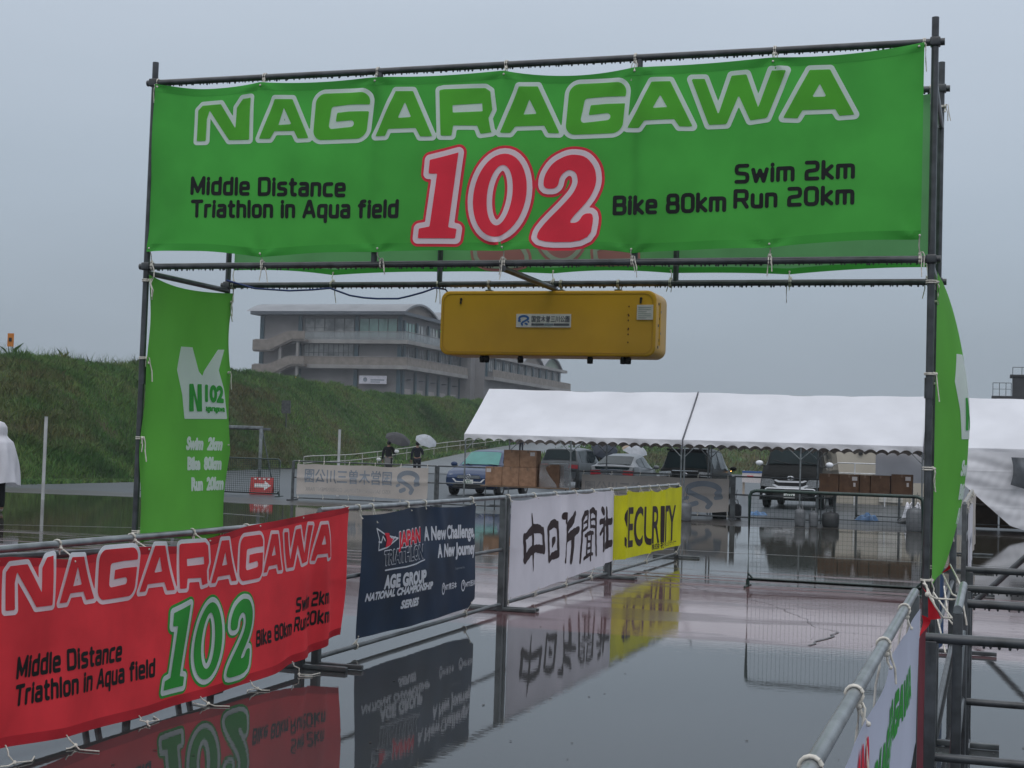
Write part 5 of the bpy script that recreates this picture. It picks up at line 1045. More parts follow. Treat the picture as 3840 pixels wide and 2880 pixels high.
# ---- back fence of pipes with two park banners
def pfence(x0, x1, y, label, n, zs=(1.06, .62, .08), m=GALVD, name='pipe_fence'):
    t_ = thing(name, ((x0+x1)/2, y, 0), label, 'fence', 'pipe fences behind the water')
    for z in zs: pipe('rail', [(x0, y, z), (x1, y, z)], .019, m, t_)
    for i in range(n):
        x = x0+(x1-x0)*i/(n-1); MB().box((x-.03, y-.03, 0), (x+.03, y+.03, zs[0])).build('post', m, t_)
        MB().box((x-.025, y-.3, 0), (x+.025, y+.3, .04)).build('foot', m, t_)
pfence(-17.85, -13.75, 36.3, 'low pipe fence carrying the cream park banner', 2); pfence(-13.70, -9.95, 36.3, 'low pipe fence running behind the cartons in front of the blue car', 2)
pfence(-9.90, -6.02, 36.25, 'low pipe fence carrying the second park banner beside the yellow banner', 2); pfence(-5.96, -3.55, 36.25, 'low pipe fence in front of the black van', 2); pfence(-3.4, -1.2, 40.5, 'low pipe fence in front of the beige cabin', 3)
def park_banner(x0, x1, y, label, full):
    t_ = thing('park_banner', ((x0+x1)/2, y, .2), label, 'banner', 'park banners on the back fence')
    c = Cloth('x', y-.045, -1, x0, x1, scallop([(x0, .99), (x0+.5, 1.0), (x0+1.3, .99), (x0+2.1, 1.01), (x0+2.9, .99), (x1, 1.0)], .015), interp([(x0, .17), (x0+.6, .19), (x0+1.6, .20), (x0+2.6, .17), (x1-.5, .15), (x1, .20)]), lambda s, z: .012*math.sin(3*s+z)+.008*math.sin(8*s+3*z)+.02*math.exp(-((z-.62)/.05)**2))
    c.mesh('cloth', CCREAM, t_, 90, 20); w = x1-x0
    if full:
        ps = [p[::-1] for p in text_polys('国営木曽三川公園', x0+.24, x0+2.75, .50, .37, mirror=True, exact=True)]; c.text('lettering', INKFADED, t_, ps, .006, .011, .003)
        ps = [p[::-1] for p in text_polys('KISO SANSEN NATIONAL GOVERNMENT PARK', x0+.26, x0+2.72, .28, .10, mirror=True)]; c.text('lettering', mat('very_faded_ink', (.36, .34, .33), .8), t_, ps, .002, .008, .003)
        swirl(c, 'emblem', INKFADED, t_, x0+2.86, x0+3.58, .27, .92, .012, .003, True)
    else:
        swirl(c, 'emblem', INKFADED, t_, x0+2.55, x1-.08, .22, .93, .012, .003, True)
        ps = [p[::-1] for p in text_polys('国営木曽三川公園', x0+.1, x0+2.4, .50, .33, mirror=True, exact=True)]; c.text('lettering', mat('very_faded_ink', (.36, .34, .33), .8), t_, ps, .006, .012, .003)
    for k in range(6):
        s = x0+.04+(w-.08)*k/5; cord('tie_cord', t_, (s, y, 1.06), 'x', .019, c.P(s, .98, .004), .04, k, .006)
        cord('tie_cord', t_, (s, y, .08), 'x', .019, c.P(s, .21, .004), .03, k+9, .006)
park_banner(-17.72, -13.95, 36.3, 'cream park banner on the back fence, emblem at right, print reversed', True)
park_banner(-9.80, -6.08, 36.25, 'grey cream park banner with big faded emblem half hidden by the yellow banner', False)
# ---- mesh panels
def mesh_panel(x0, x1, y, z0, z1, label, step_, wr, leg=True, m=GREENP):
    t_ = thing('mesh_panel', ((x0+x1)/2, y, 0), label, 'fence', 'green mesh fence panels')
    r_ = .022; c = .07
    pts = [(x0+c, y, z1), (x1-c, y, z1), (x1-.02, y, z1-.02), (x1, y, z1-c), (x1, y, z0), (x0, y, z0), (x0, y, z1-c), (x0+.02, y, z1-.02), (x0+c, y, z1)]
    mb = MB(); mb.tube(pts, r_, 10); mb.build('frame', m, t_)
    for x in (x0, x1):
        p_ = pipe('leg', [(x, y, 0), (x, y, z0)], r_, m, t_); pipe('foot', [(x, y-.25, .012), (x, y+.25, .012)], .012, m, p_)
    for x, s_ in ((x0, 1), (x1, -1)): pipe('gusset', [(x, y, z0+.07), (x+s_*.07, y, z0)], .012, m, t_)
    w_ = MB(); n = int((x1-x0)/step_)
    for i in range(1, n): x = x0+(x1-x0)*i/n; w_.box((x-wr, y-wr, z0), (x+wr, y+wr, z1))
    n = int((z1-z0)/step_)
    for i in range(1, n): z = z0+(z1-z0)*i/n; w_.box((x0, y+wr+.0005, z-wr), (x1, y+3*wr, z+wr))
    w_.build('wire_mesh', m, t_)
mesh_panel(-2.80, -.76, 18.2, .09, 1.165, 'dark green framed wire mesh panel standing in the water at right', .05, .0010)
mesh_panel(-23.6, -21.66, 38.3, .08, 1.06, 'green mesh panel behind the left side banner', .06, .004); mesh_panel(-21.62, -19.25, 38.3, .08, 1.06, 'green mesh panel in front of the red arrow sign', .06, .004)
# ---- goal, poles, sign
gl = thing('handball_goal', (-22.9, 41.3, 0), 'white framed ball goal at the foot of the bank behind the left side banner', 'goal')
for x in (-24.4, -21.45): MB().box((x-.04, 41.26, 0), (x+.04, 41.34, 1.93), .005).build('goal_post', GALV, gl)
MB().box((-24.44, 41.25, 1.93), (-21.41, 41.35, 2.02), .005).build('crossbar', GALV, gl)
MB().box((-24.36, 41.36, 1.90), (-21.49, 42.0, 1.97), .005).build('net_bar', GALVD, gl)
for x in (-24.4, -21.45): pipe('stay', [(x, 41.35, 1.95), (x, 42.3, .03)], .02, GALV, gl)
POLEP = mat('dull_white_paint', (.46, .47, .48), .5, 0, .3, .12, 3)
def pole(x, y, h, label):
    t_ = thing('white_pole', (x, y, 0), label, 'pole', 'white poles by the water'); MB().tube([(x, y, 0), (x, y, h)], .040, 14).build('shaft', POLEP, t_); MB().lathe([(0, h), (.044, h), (.044, h+.012), (0, h+.015)], (x, y, 0), 14).build('cap', GALV, t_)
pole(-21.75, 30.75, 1.99, 'white pole standing in the water at far left, left of the arch'); pole(-18.35, 40.3, 1.97, 'white pole behind the cream park banner')
sgn = thing('arrow_sign', (-20.35, 39.3, 0), 'red folding floor sign with a white arrow pointing right', 'sign', rz=R(18))
SR = mat('sign_red', (.42, .025, .03), .4, 0, .4, .1, 5); SW = WHITEP
mb = MB(); mb.add([(-.26, -.2, .01), (.36, -.2, .01), (.36, -.02, .5), (-.26, -.02, .5)], [(0, 1, 2, 3)]); mb.add([(-.26, -.19, .01), (.36, -.19, .01), (.36, -.0, .5), (-.26, -.0, .5)], [(3, 2, 1, 0)]); mb.build('panel', SR, sgn, True)
mb = MB(); mb.prism([(-.22, .01), (.22, .01), (.02, .5), (-.02, .5)], 'x', -.30, -.265); mb.build('side', SR, sgn, True); mb = MB(); mb.add([(-.26, .2, .01), (.36, .2, .01), (.36, .02, .5), (-.26, .02, .5)], [(3, 2, 1, 0)]); mb.build('back_panel', SR, sgn, True)
fa = lambda x, z: (x, -.208+.18*(z-.01)/.49, z+.0)
mb = MB(); mb.add([fa(*p) for p in ((-.18, .21), (.12, .21), (.12, .13), (.31, .265), (.12, .40), (.12, .32), (-.18, .32))], [(0, 1, 2, 3, 4, 5, 6)]); mb.build('arrow', SW, sgn, True)
mb = MB()
for k in range(4): mb.add([fa(*p) for p in ((-.2+.13*k, .44), (-.13+.13*k, .44), (-.13+.13*k, .475), (-.2+.13*k, .475))], [(0, 1, 2, 3)])
mb.build('sign_marks', SW, sgn, True)
# ---- railing up the ramp
RAILP = mat('weathered_white_paint', (.42, .42, .39), .6, 0, .3, .15, 3)
rl = thing('ramp_railing', (-37, 95, 0), 'white two bar railing climbing beside the ramp road', 'railing')
RP = [(-33.6, 69.5, .80), (-34, 71, .83), (-35.25, 79, .90), (-36.59, 86, 1.07), (-38.09, 94.9, 1.36), (-39.25, 102.9, 1.68), (-40.04, 109, 1.90), (-41.01, 119.2, 2.27), (-41.3, 127, 2.7), (-41, 133, 3.1)]
fy = [interp([(p[1], p[c]) for p in RP]) for c in (0, 2)]
pipe('rail', [(fy[0](y), y, fy[1](y)) for y in np.arange(69.5, 133, 2.1)], .026, RAILP, rl, 8); pipe('rail', [(fy[0](y), y, fy[1](y)-.34) for y in np.arange(69.5, 133, 2.1)], .022, RAILP, rl, 8)
for y in np.arange(69.5, 133, 4.2): pipe('post', [(fy[0](y), y, fy[1](y)-.98), (fy[0](y), y, fy[1](y))], .024, RAILP, rl, 8)
# ---- cabin, board, tarps, tower, lamp, orange board
cbn = thing('beige_cabin', (-3.2, 55, 0), 'beige walled site cabin behind the right hand cartons', 'cabin')
CW_ = mat('cabin_wall', (.48, .44, .37), .6, 0, .3, .06, .8); MB().box((-5.35, 53.2, 0), (-1.0, 57, 2.6)).build('wall', CW_, cbn)
MB().box((-5.5, 53.0, 2.6), (-.85, 57.2, 2.75), .02).build('roof', GALVD, cbn); MB().box((-3.7, 53.12, .1), (-2.9, 53.19, 2.05)).build('door', mat('cabin_door', (.55, .53, .48), .5), cbn); MB().box((-4.42, 53.10, 1.72), (-4.28, 53.19, 1.95)).build('wall_lamp', PLASTB, cbn)
crl = thing('white_railing', (-3.8, 51.5, 0), 'thin white railing in front of the beige cabin', 'railing')
for z in (1.42, 1.08): pipe('rail', [(-5.3, 51.5, z), (-2.4, 51.5, z)], .02, WHITEP, crl)
for x in (-5.2, -4.4, -3.4, -2.5): pipe('post', [(x, 51.5, 0), (x, 51.5, 1.42)], .022, WHITEP, crl)
bd = thing('notice_board', (-9.1, 60, 0), 'white notice board with blue heading between the black minivan and van', 'notice board')
MB().box((-9.55, 59.97, .48), (-8.7, 60.03, .95)).build('board', PAPER, bd); MB().box((-9.55, 59.955, .87), (-8.7, 59.965, .95)).build('heading', BLUEI, bd)
MB().box((-9.35, 59.955, .70), (-9.1, 59.965, .76)).build('red_line', INKRED, bd); MB().box((-9.05, 59.955, .70), (-8.8, 59.965, .74)).build('grey_line', GREYI, bd)
for x in (-9.5, -8.7): MB().box((x-.04, 60.04, 0), (x+.04, 60.12, .97)).build('post', mat('pale_wood', (.42, .35, .28), .7), bd)
TARP = mat('blue_tarp', (.03, .13, .30), .4, 0, .4, .2, 8)
def lump(name, x, y, a, b, h, m, label, cat, seed):
    q = random.Random(seed); p1, p2 = q.uniform(0, 6), q.uniform(0, 6); mb = MB()
    def f(i, j):
        th = 2*math.pi*i; r_ = 1-j; k = 1+.18*math.sin(3*th+p1)+.10*math.sin(5*th+p2)
        return (x+a*r_*k*math.cos(th), y+b*r_*k*math.sin(th), .004+h*(1-r_**2.5)*(.75+.3*math.sin(4*th+p1)*r_+.2*math.sin(9*j+p2)))
    mb.grid(f, 36, 10); return tag(mb.build(name, m), label, cat)
lump('blue_tarp', -5.95, 39.9, .24, .4, .12, TARP, 'folded blue tarp on the wet ground under the black van front', 'tarp', 1); lump('blue_tarp', -3.02, 39.2, .26, .4, .22, TARP, 'crumpled blue tarp on the ground below the right hand cartons', 'tarp', 2)
lump('white_sack', -1.95, 40.0, .30, .35, .55, CURT, 'white plastic sack on the ground below the tallest dark carton', 'sack', 3); lump('black_bag', -1.85, 38.6, .42, .35, .26, WK, 'black bag lying in front of the white plastic sack', 'bag', 4)
tw = thing('judge_tower', (2.2, 127, 0), 'dark tower cabin with railed balcony rising behind the right tent', 'tower')
TD = mat('tower_dark', (.035, .036, .04), .6, 0, .3, .2, 1); MB().box((.2, 126, 0), (4.2, 129, 6.75)).build('base', TD, tw); MB().box((-.1, 125.8, 6.75), (4.8, 129.3, 6.95)).build('deck', TD, tw)
MB().box((1.5, 126.3, 6.95), (4.0, 129, 8.55)).build('cabin', TD, tw); MB().box((1.3, 126.1, 8.55), (4.2, 129.2, 8.7)).build('roof', TD, tw); MB().box((2.6, 126.25, 7.5), (3.6, 126.29, 8.3)).build('window', BWIN, tw)
mb = MB()
for x in (0, .5, 1.0, 1.4): mb.tube([(x, 125.9, 6.95), (x, 125.9, 8.0)], .03, 6)
mb.tube([(0, 125.9, 8.0), (1.4, 125.9, 8.0)], .03, 6); mb.tube([(0, 125.9, 7.5), (1.4, 125.9, 7.5)], .02, 6)
for x in (1.5, 2.2, 3, 3.9): mb.tube([(x, 126.3, 8.7), (x, 126.3, 9.3)], .03, 6)
mb.tube([(1.5, 126.3, 9.3), (3.9, 126.3, 9.3)], .03, 6); mb.build('railing', GALVD, tw)
ob = thing('orange_board', (-40.3, 54.2, 4.8), 'small orange warning board on two legs on top of the bank', 'sign')
MB().box((-40.45, 54.18, 5.28), (-40.15, 54.22, 5.85)).build('board', mat('orange_paint', (.55, .19, .03), .5, 0, .3, .08, 5), ob); MB().box((-40.37, 54.16, 5.50), (-40.23, 54.178, 5.66)).build('mark', RUBBER, ob)
for x in (-40.41, -40.19): pipe('leg', [(x, 54.23, 4.5), (x, 54.23, 5.4)], .015, GALVD, ob)
lpn = thing('path_lamp', (-49.1, 99.7, 5.4), 'small glowing orange lamp on the bank below the boathouse stairs', 'lamp')
pipe('stem', [(-49.1, 99.7, 5.2), (-49.1, 99.7, 6.2)], .03, GALVD, lpn); MB().sphere((-49.1, 99.7, 6.25), .10, 8, (2.2, 1, .6)).build('light', mat('orange_light', (.6, .25, .08), .5, emit=((1, .42, .12), 3.)), lpn)
st = thing('marker_stake', (-45.6, 88, 3), 'thin dark stake with a small plate halfway down the bank', 'stake')
stp = bank(np.array([6.1]), np.array([.34]))[0]; pipe('stake', [tuple(stp-[0, 0, .2]), tuple(stp+[0, 0, 1.6])], .04, STEEL, st); MB().box(tuple(stp+[-.3, -.08, .9]), tuple(stp+[.3, -.03, 1.7])).build('plate', GALVD, st)
# ================================================================== VEHICLES
def vehicle(name, loc, rz, label, st_, paint, wheels, wr_, sides, screens, cat='car'):
    t_ = thing(name, loc, label, cat, 'cars parked behind the tents', rz)
    def ring(s):
        y, zb, zt, zr, w, wr = s; tall = zr-zt > .2
        h = [(0, zb), (w*.84, zb), (w*.965, zb+.07), (w, zb+.32*(zt-zb)), (w, zb+.72*(zt-zb)), (w*.965, zt), (wr, zr-(.07 if tall else .012)), (wr*.86, zr-.012), (wr*.5, zr+.004), (0, zr+.012)]
        return [(x, y, z) for x, z in h]+[(-x, y, z) for x, z in h[-2:0:-1]]
    # resample the stations smoothly
    ys = [s[0] for s in st_]; Y = sorted(set([round(v, 3) for v in np.concatenate([np.linspace(a, b, 5) for a, b in zip(ys[:-1], ys[1:])])])); A = np.array(st_, float)
    S = [[y]+[float(np.interp(y, A[:, 0], A[:, c])) for c in range(1, 6)] for y in Y]
    mb = MB(); rings = [ring(s) for s in S]; n = len(rings[0])
    mb.add([p for r_ in rings for p in r_], [(i*n+k, i*n+(k+1) % n, (i+1)*n+(k+1) % n, (i+1)*n+k) for i in range(len(S)-1) for k in range(n)], True)
    mb.add(rings[0], [tuple(range(n))], False); mb.add(rings[-1], [tuple(range(n))[::-1]], False)
    body = mb.build('body', paint, t_, True, 32)
    at = lambda y: [y]+[float(np.interp(y, A[:, 0], A[:, c])) for c in range(1, 6)]
    for (ya0, ya1) in sides:
        for sgn in (-1, 1):
            def f(i, j):
                s = at(ya0+(ya1-ya0)*i); zlo = s[2]+.03; zhi = s[3]-.11; j_ = j; w0 = s[4]*.965; w1 = s[5]; k = j
                zt_ = s[2]; zr_ = s[3]-.07; z = zlo+(max(zhi, zlo+.01)-zlo)*k; u_ = (z-zt_)/max(.05, zr_-zt_); return (sgn*(w0+(w1-w0)*u_+.012), s[0], z)
            MB().grid(f, 8, 3).build('side_window', GLASSD, t_, True)
    for (y0, y1, g, nm) in screens:
        def f(i, j):
            s = at(y0+(y1-y0)*j); q = -1+2*i; w = s[5]*.93; off = .016; dy = (1 if y0 > y1 else -1)*.012
            return (q*w*(1-.0*j), s[0]+dy*1.2, s[3]+.012*(1-q*q*.6)+off*.6-(.02 if abs(q) > .8 else 0))
        MB().grid(f, 10, 8).build(nm, g, t_, True)
    for y in wheels:
        for sgn in (-1, 1):
            w = max(s[4] for s in st_)-.11; wh = MB(); wh.lathe([(wr_*.6, -.1), (wr_*.92, -.1), (wr_, -.07), (wr_, .07), (wr_*.92, .1), (wr_*.6, .1)], (sgn*w, y, wr_), 24, 'x'); tw_ = wh.build('wheel', RUBBER, t_, True)
            r_ = MB(); r_.lathe([(0, .085*sgn), (wr_*.25, .09*sgn), (wr_*.58, .075*sgn), (wr_*.62, .09*sgn)], (sgn*w, y, wr_), 20, 'x'); r_.build('rim', GALV, tw_, True)
    for sgn in (-1, 1):
        pass
    return t_, at
def panel(t_, name, m, pts, y, th=.02, sub=None):
    """flat shape (x, z) facing along y at depth y, thickness th"""
    mb = MB(); mb.prism(pts, 'y', y-th/2, y+th/2); return mb.build(name, m, sub or t_, True)
def mirrors(t_, x, y, z, m):
    for s_ in (-1, 1):
        mb = MB(); mb.sphere((s_*(x+.12), y, z), .12, 8, (1.0, .5, .68)); a = mb.build('wing_mirror', m, t_, True); MB().tube([(s_*x*.96, y, z-.07), (s_*(x+.08), y, z-.04)], .025, 8).build('mirror_arm', PLASTB, a, True)
def plate(t_, x, y, z, w=.33, h=.165, fy=-1, marks=None):
    p_ = panel(t_, 'number_plate', PLATE, [(x-w/2, z-h/2), (x+w/2, z-h/2), (x+w/2, z+h/2), (x-w/2, z+h/2)], y, .012)
    mb = MB()
    for k in range(4): mb.box((x-w*.34+k*w*.19, y+fy*.0065, z-h*.34), (x-w*.34+k*w*.19+w*.08, y+fy*.009, z+h*.12))
    mb.box((x-w*.2, y+fy*.0065, z+h*.22), (x+w*.2, y+fy*.009, z+h*.36)); mb.build('plate_marks', mat('plate_green', (.03, .12, .06), .5), p_, True)
def ovals(t_, x, y, z, m, w=.16, h=.11):
    mb = MB()
    for (a, b, dz) in ((w/2, h/2, 0), (w*.20, h*.48, 0), (w*.36, h*.20, h*.22)):
        mb.tube([(x+a*math.cos(R(t)), y, z+dz+b*math.sin(R(t))) for t in range(0, 361, 24)], .009, 6, False)
    mb.build('badge', m, t_, True)
PBLU = mat('paint_blue', (.013, .034, .092), .3, 0, .25, .08, 2, coat=.15); PBLK = mat('paint_black', (.005, .006, .006), .3, 0, .06, .2, 2); PGRY = mat('paint_dark_grey', (.035, .042, .048), .3, .1, .3, .15, 2, coat=.15); PSIL = mat('paint_silver', (.095, .105, .115), .3, .2, .3, .1, 2, coat=.2)
PWET = mat('wet_roof_grey', (.16, .18, .19), .2, .2, .5, .2, 2, coat=.8)
# blue hatchback, nose to the camera
bc, at = vehicle('blue_car', (-15.92, 47.05, 0), math.pi, 'blue hatchback facing the camera, half hidden by stacked cartons', [(-2.05, .35, .9, .93, .78, .66), (-1.95, .25, 1.0, 1.05, .85, .68), (-1.7, .22, .99, 1.36, .87, .58), (-.3, .2, .95, 1.50, .88, .57), (.3, .2, .93, 1.45, .88, .56), (1.05, .2, .92, .965, .87, .70), (1.75, .22, .78, .82, .84, .62), (2.0, .26, .66, .70, .80, .56), (2.08, .34, .58, .61, .76, .5)], PBLU, (-1.3, 1.28), .31, ((-1.5, -.35), (-.27, .75)), ((1.0, .36, GLASSG, 'windscreen'), (-1.93, -1.72, GLASSD, 'rear_window')))
for s_ in (-1, 1): MB().sphere((s_*.60, 1.97, .60), .16, 8, (1.1, .35, .62)).build('headlight', LAMPC, bc, True); MB().sphere((s_*.62, 2.03, .33), .07, 8, (1.2, .4, .7)).build('fog_lamp', PLASTB, bc, True)
panel(bc, 'grille', PLASTB, [(-.42, .56), (.42, .56), (.36, .67), (-.36, .67)], 2.085, .03)
for z in (.585, .615, .645): panel(bc, 'grille_bar', CHROME, [(-.38, z-.006), (.38, z-.006), (.38, z+.006), (-.38, z+.006)], 2.104, .01)
mb = MB(); mb.tube([(.075*math.cos(R(t)), 2.115, .625+.075*math.sin(R(t))) for t in range(0, 361, 20)], .009, 6, False)
mb.tube([(-.05, 2.115, .665), (-.015, 2.115, .60), (0, 2.115, .63), (.015, 2.115, .60), (.05, 2.115, .665)], .007, 6); mb.build('badge', CHROME, bc, True)
panel(bc, 'lower_grille', PLASTB, [(-.55, .27), (.55, .27), (.5, .40), (-.5, .40)], 2.06, .05); panel(bc, 'bumper_trim', WHITEP, [(-.44, .44), (.44, .44), (.56, .56), (.50, .56), (.40, .47), (-.40, .47), (-.50, .56), (-.56, .56)], 2.10, .01); plate(bc, 0, 2.112, .45, fy=1)
mirrors(bc, .88, .72, 1.0, PBLU)
for s_ in (-1, 1): MB().tube([(s_*.55-.3, 1.08, .985), (s_*.35+.1, .98, 1.03)], .012, 6).build('wiper', RUBBER, bc, True)
# dark minivan seen from behind the cartons
ev = [(-2.40, .40, .90, .93, .80, .66), (-2.36, .30, 1.02, 1.05, .87, .76), (-2.30, .26, 1.04, 1.10, .89, .78), (-2.02, .24, 1.05, 1.70, .90, .66), (-.5, .22, 1.03, 1.77, .90, .67), (.75, .22, 1.0, 1.71, .90, .65), (1.75, .24, .97, 1.02, .88, .70), (2.25, .28, .80, .84, .82, .6), (2.38, .36, .66, .70, .76, .5)]
BTRIM = mat('bright_trim', (.70, .72, .75), .25, .1, .5, .05, 5)
def rear_kit(t_, y, z, w, lamp_m, badge=True, glass_y=None):
    for s_ in (-1, 1):
        panel(t_, 'tail_light', lamp_m, [(s_*w*.50, z-.10), (s_*w*.98, z-.13), (s_*w*1.0, z+.03), (s_*w*.55, z+.05)], y, .05)
    if badge: ovals(t_, 0, y-.035, z-.05, CHROME)
    panel(t_, 'trim', CHROME, [(-w*.5, z+.055), (w*.5, z+.055), (w*.5, z+.085), (-w*.5, z+.085)], y-.012, .02); plate(t_, 0, y-.018, z-.27)
    panel(t_, 'bumper', PLASTB, [(-w*.95, .30), (w*.95, .30), (w*.97, .42), (-w*.97, .42)], y-.02, .05)
wg, at = vehicle('dark_minivan', (-17.2, 62.2, 0), 0, 'dark grey minivan seen from behind, right of the stacked cartons', [(a, b, c-.02, d-.10 if d > 1.2 else d-.02, e*.97, f) for a, b, c, d, e, f in ev], PGRY, (-1.4, 1.45), .31, ((-1.8, -.65), (-.55, .35), (.42, 1.1)), ((-2.27, -2.05, GLASSD, 'rear_window'), (1.7, .80, GLASSD, 'windscreen')))
rear_kit(wg, -2.385, .92, .84, LAMPR); mirrors(wg, .88, 1.2, 1.05, PGRY); MB().tube([(.35, -1.9, 1.60), (.33, -2.0, 1.95)], .008, 6).build('aerial', PLASTB, wg, True)
pr_, at = vehicle('silver_car', (-13.35, 55.75, 0), 0, 'silver sloping back hatchback seen from behind under the left tent', [(-2.22, .42, .86, .89, .78, .64), (-2.16, .30, 1.0, 1.03, .85, .70), (-1.95, .26, 1.02, 1.08, .86, .70), (-1.0, .22, .98, 1.40, .87, .60), (-.05, .2, .94, 1.49, .87, .58), (.5, .2, .92, 1.46, .87, .57), (1.45, .22, .90, .94, .86, .68), (2.0, .26, .72, .76, .80, .56), (2.18, .34, .60, .63, .74, .5)], PSIL, (-1.35, 1.33), .31, ((-1.25, -.4), (-.3, .95)), ((-1.92, -1.05, GLASSD, 'rear_window'), (1.4, .55, GLASSD, 'windscreen')))
panel(pr_, 'lower_rear_window', GLASSD, [(-.62, .90), (.62, .90), (.66, 1.0), (-.66, 1.0)], -2.20, .03); rear_kit(pr_, -2.215, .82, .82, LAMPR); mirrors(pr_, .86, .95, 1.0, PSIL)
es, at = vehicle('black_minivan', (-9.75, 51.6, 0), 0, 'black minivan seen from behind with clear tail lamps beside the tent post', ev, PBLK, (-1.4, 1.45), .33, ((-1.8, -.65), (-.55, .35), (.42, 1.1)), ((-2.27, -2.05, GLASSD, 'rear_window'), (1.7, .80, GLASSD, 'windscreen')))
rear_kit(es, -2.40, .93, .88, LAMPC); mirrors(es, .90, 1.2, 1.08, PBLK); panel(es, 'rear_glass', GLASSD, [(-.74, 1.08), (.74, 1.08), (.62, 1.60), (-.62, 1.60)], -2.30, .02)
panel(es, 'spoiler', PBLK, [(-.66, 1.66), (.66, 1.66), (.66, 1.73), (-.66, 1.73)], -2.12, .30); MB().sphere((.92, 1.28, 1.02), .035, 6).build('turn_light', mat('amber_light', (.8, .35, .05), .4, emit=((1, .5, .12), 6.)), es, True)
hv, at = vehicle('black_van', (-5.75, 48.0, 0), math.pi, 'black high roofed van facing the camera with chrome grille under the middle tent', [(-2.6, .35, 1.1, 1.13, .88, .8), (-2.55, .28, 1.15, 2.0, .94, .78), (1.2, .25, 1.15, 2.06, .94, .77), (1.55, .25, 1.17, 1.97, .94, .75), (2.22, .26, 1.27, 1.32, .93, .79), (2.58, .28, 1.02, 1.06, .92, .76), (2.70, .34, .92, .95, .90, .72), (2.74, .40, .80, .83, .86, .66)], PBLK, (-1.5, 1.75), .34, ((-2.3, -.6), (-.5, .6), (.7, 1.5)), ((2.2, 1.58, GLASSD, 'windscreen'),), 'van')
for s_ in (-1, 1): panel(hv, 'headlight', LAMPC, [(s_*.46, .64), (s_*.88, .68), (s_*.86, .90), (s_*.56, .90), (s_*.48, .82)], 2.745, .06)
for z0, z1, w0, w1, nm in ((.80, .86, .50, .44, 'grille_bar'), (.64, .72, .55, .46, 'grille_bar')): panel(hv, nm, BTRIM, [(-w0, z1), (-w1*.85, z0), (w1*.85, z0), (w0, z1), (w0*.86, z1+.02), (w1*.78, z0+.05), (-w1*.78, z0+.05), (-w0*.86, z1+.02)], 2.765, .03)
panel(hv, 'grille', PLASTB, [(-.44, .70), (.44, .70), (.46, .88), (-.46, .88)], 2.745, .02); ovals(hv, 0, 2.79, .93, CHROME, .19, .13)
panel(hv, 'bumper', PBLK, [(-.92, .26), (.92, .26), (.90, .60), (-.90, .60)], 2.74, .10); panel(hv, 'lower_grille', PLASTB, [(-.55, .33), (.55, .33), (.5, .50), (-.5, .50)], 2.785, .03); plate(hv, 0.02, 2.812, .42, fy=1)
MB().tube([(-.74, 2.80, .585), (-.68, 2.82, .615), (.68, 2.82, .615), (.74, 2.80, .585)], .022, 8).build('guard_bar', BTRIM, hv, True); mirrors(hv, .94, 1.95, 1.36, BTRIM)
for s_ in (-1, 1): MB().tube([(s_*.45-.35, 2.24, 1.35), (s_*.4+.2, 2.10, 1.46)], .012, 6).build('wiper', RUBBER, hv, True); MB().sphere((s_*.78, 2.79, .40), .06, 8).build('fog_lamp', LAMPC, hv, True)
# parked behind: greenish grey van tail beside the black van
sv, at = vehicle('grey_van', (-5.3, 58.5, 0), math.pi, 'grey green van parked behind the black van, only its flank showing', [(-2.3, .35, 1.0, 1.03, .80, .7), (-2.25, .28, 1.05, 1.80, .84, .74), (1.1, .25, 1.05, 1.88, .84, .73), (1.5, .25, 1.05, 1.75, .84, .70), (2.0, .26, 1.0, 1.05, .83, .70), (2.25, .32, .8, .84, .78, .6)], mat('paint_grey_green', (.13, .14, .125), .35, .1, .5, .1, 2), (-1.4, 1.4), .3, ((-2.0, -.5), (.5, 1.4)), ((1.95, 1.52, GLASSD, 'windscreen'),), 'van')
# ---- scooter left of the two people
sc_ = thing('scooter', (-24.40, 58.6, 0), 'dark scooter with round mirrors and lime trim in front of two people', 'scooter', rz=R(25))
K = PLASTB; LIMEP = mat('lime_paint', (.10, .42, .10), .35)
for y in (-.6, .65):
    w_ = MB(); w_.lathe([(.13, -.05), (.22, -.05), (.24, -.02), (.24, .02), (.22, .05), (.13, .05)], (0, y, .24), 20, 'x'); w_.build('wheel', RUBBER, sc_, True)
mb = MB(); mb.prism([(-.85, .45), (-.55, .30), (-.15, .26), (.15, .26), (.35, .40), (.55, .95), (.45, 1.0), (.25, .55), (0, .40), (-.1, .62), (-.85, .68)], 'x', -.13, .13); mb.build('body', K, sc_, True)
MB().box((-.14, -.8, .66), (.14, -.12, .76), .04).build('seat', RUBBER, sc_, True); MB().box((-.135, -.5, .48), (.135, -.15, .56), .02).build('trim', LIMEP, sc_, True)
MB().tube([(0, .62, .3), (0, .48, 1.02)], .035, 10).build('fork', K, sc_, True); MB().tube([(-.36, .38, .78), (-.15, .47, .98), (.15, .47, 1.06), (.36, .38, 1.10)], .018, 10).build('handlebar', K, sc_, True)
for s_, z in ((-1, .74), (1, 1.10)):
    a = MB().tube([(s_*.3, .42, z), (s_*.38, .44, z+.16)], .009, 6).build('mirror_arm', K, sc_, True); MB().sphere((s_*.38, .44, z+.18), .10, 8, (1, .3, .72)).build('mirror', WHITEP, a, True)
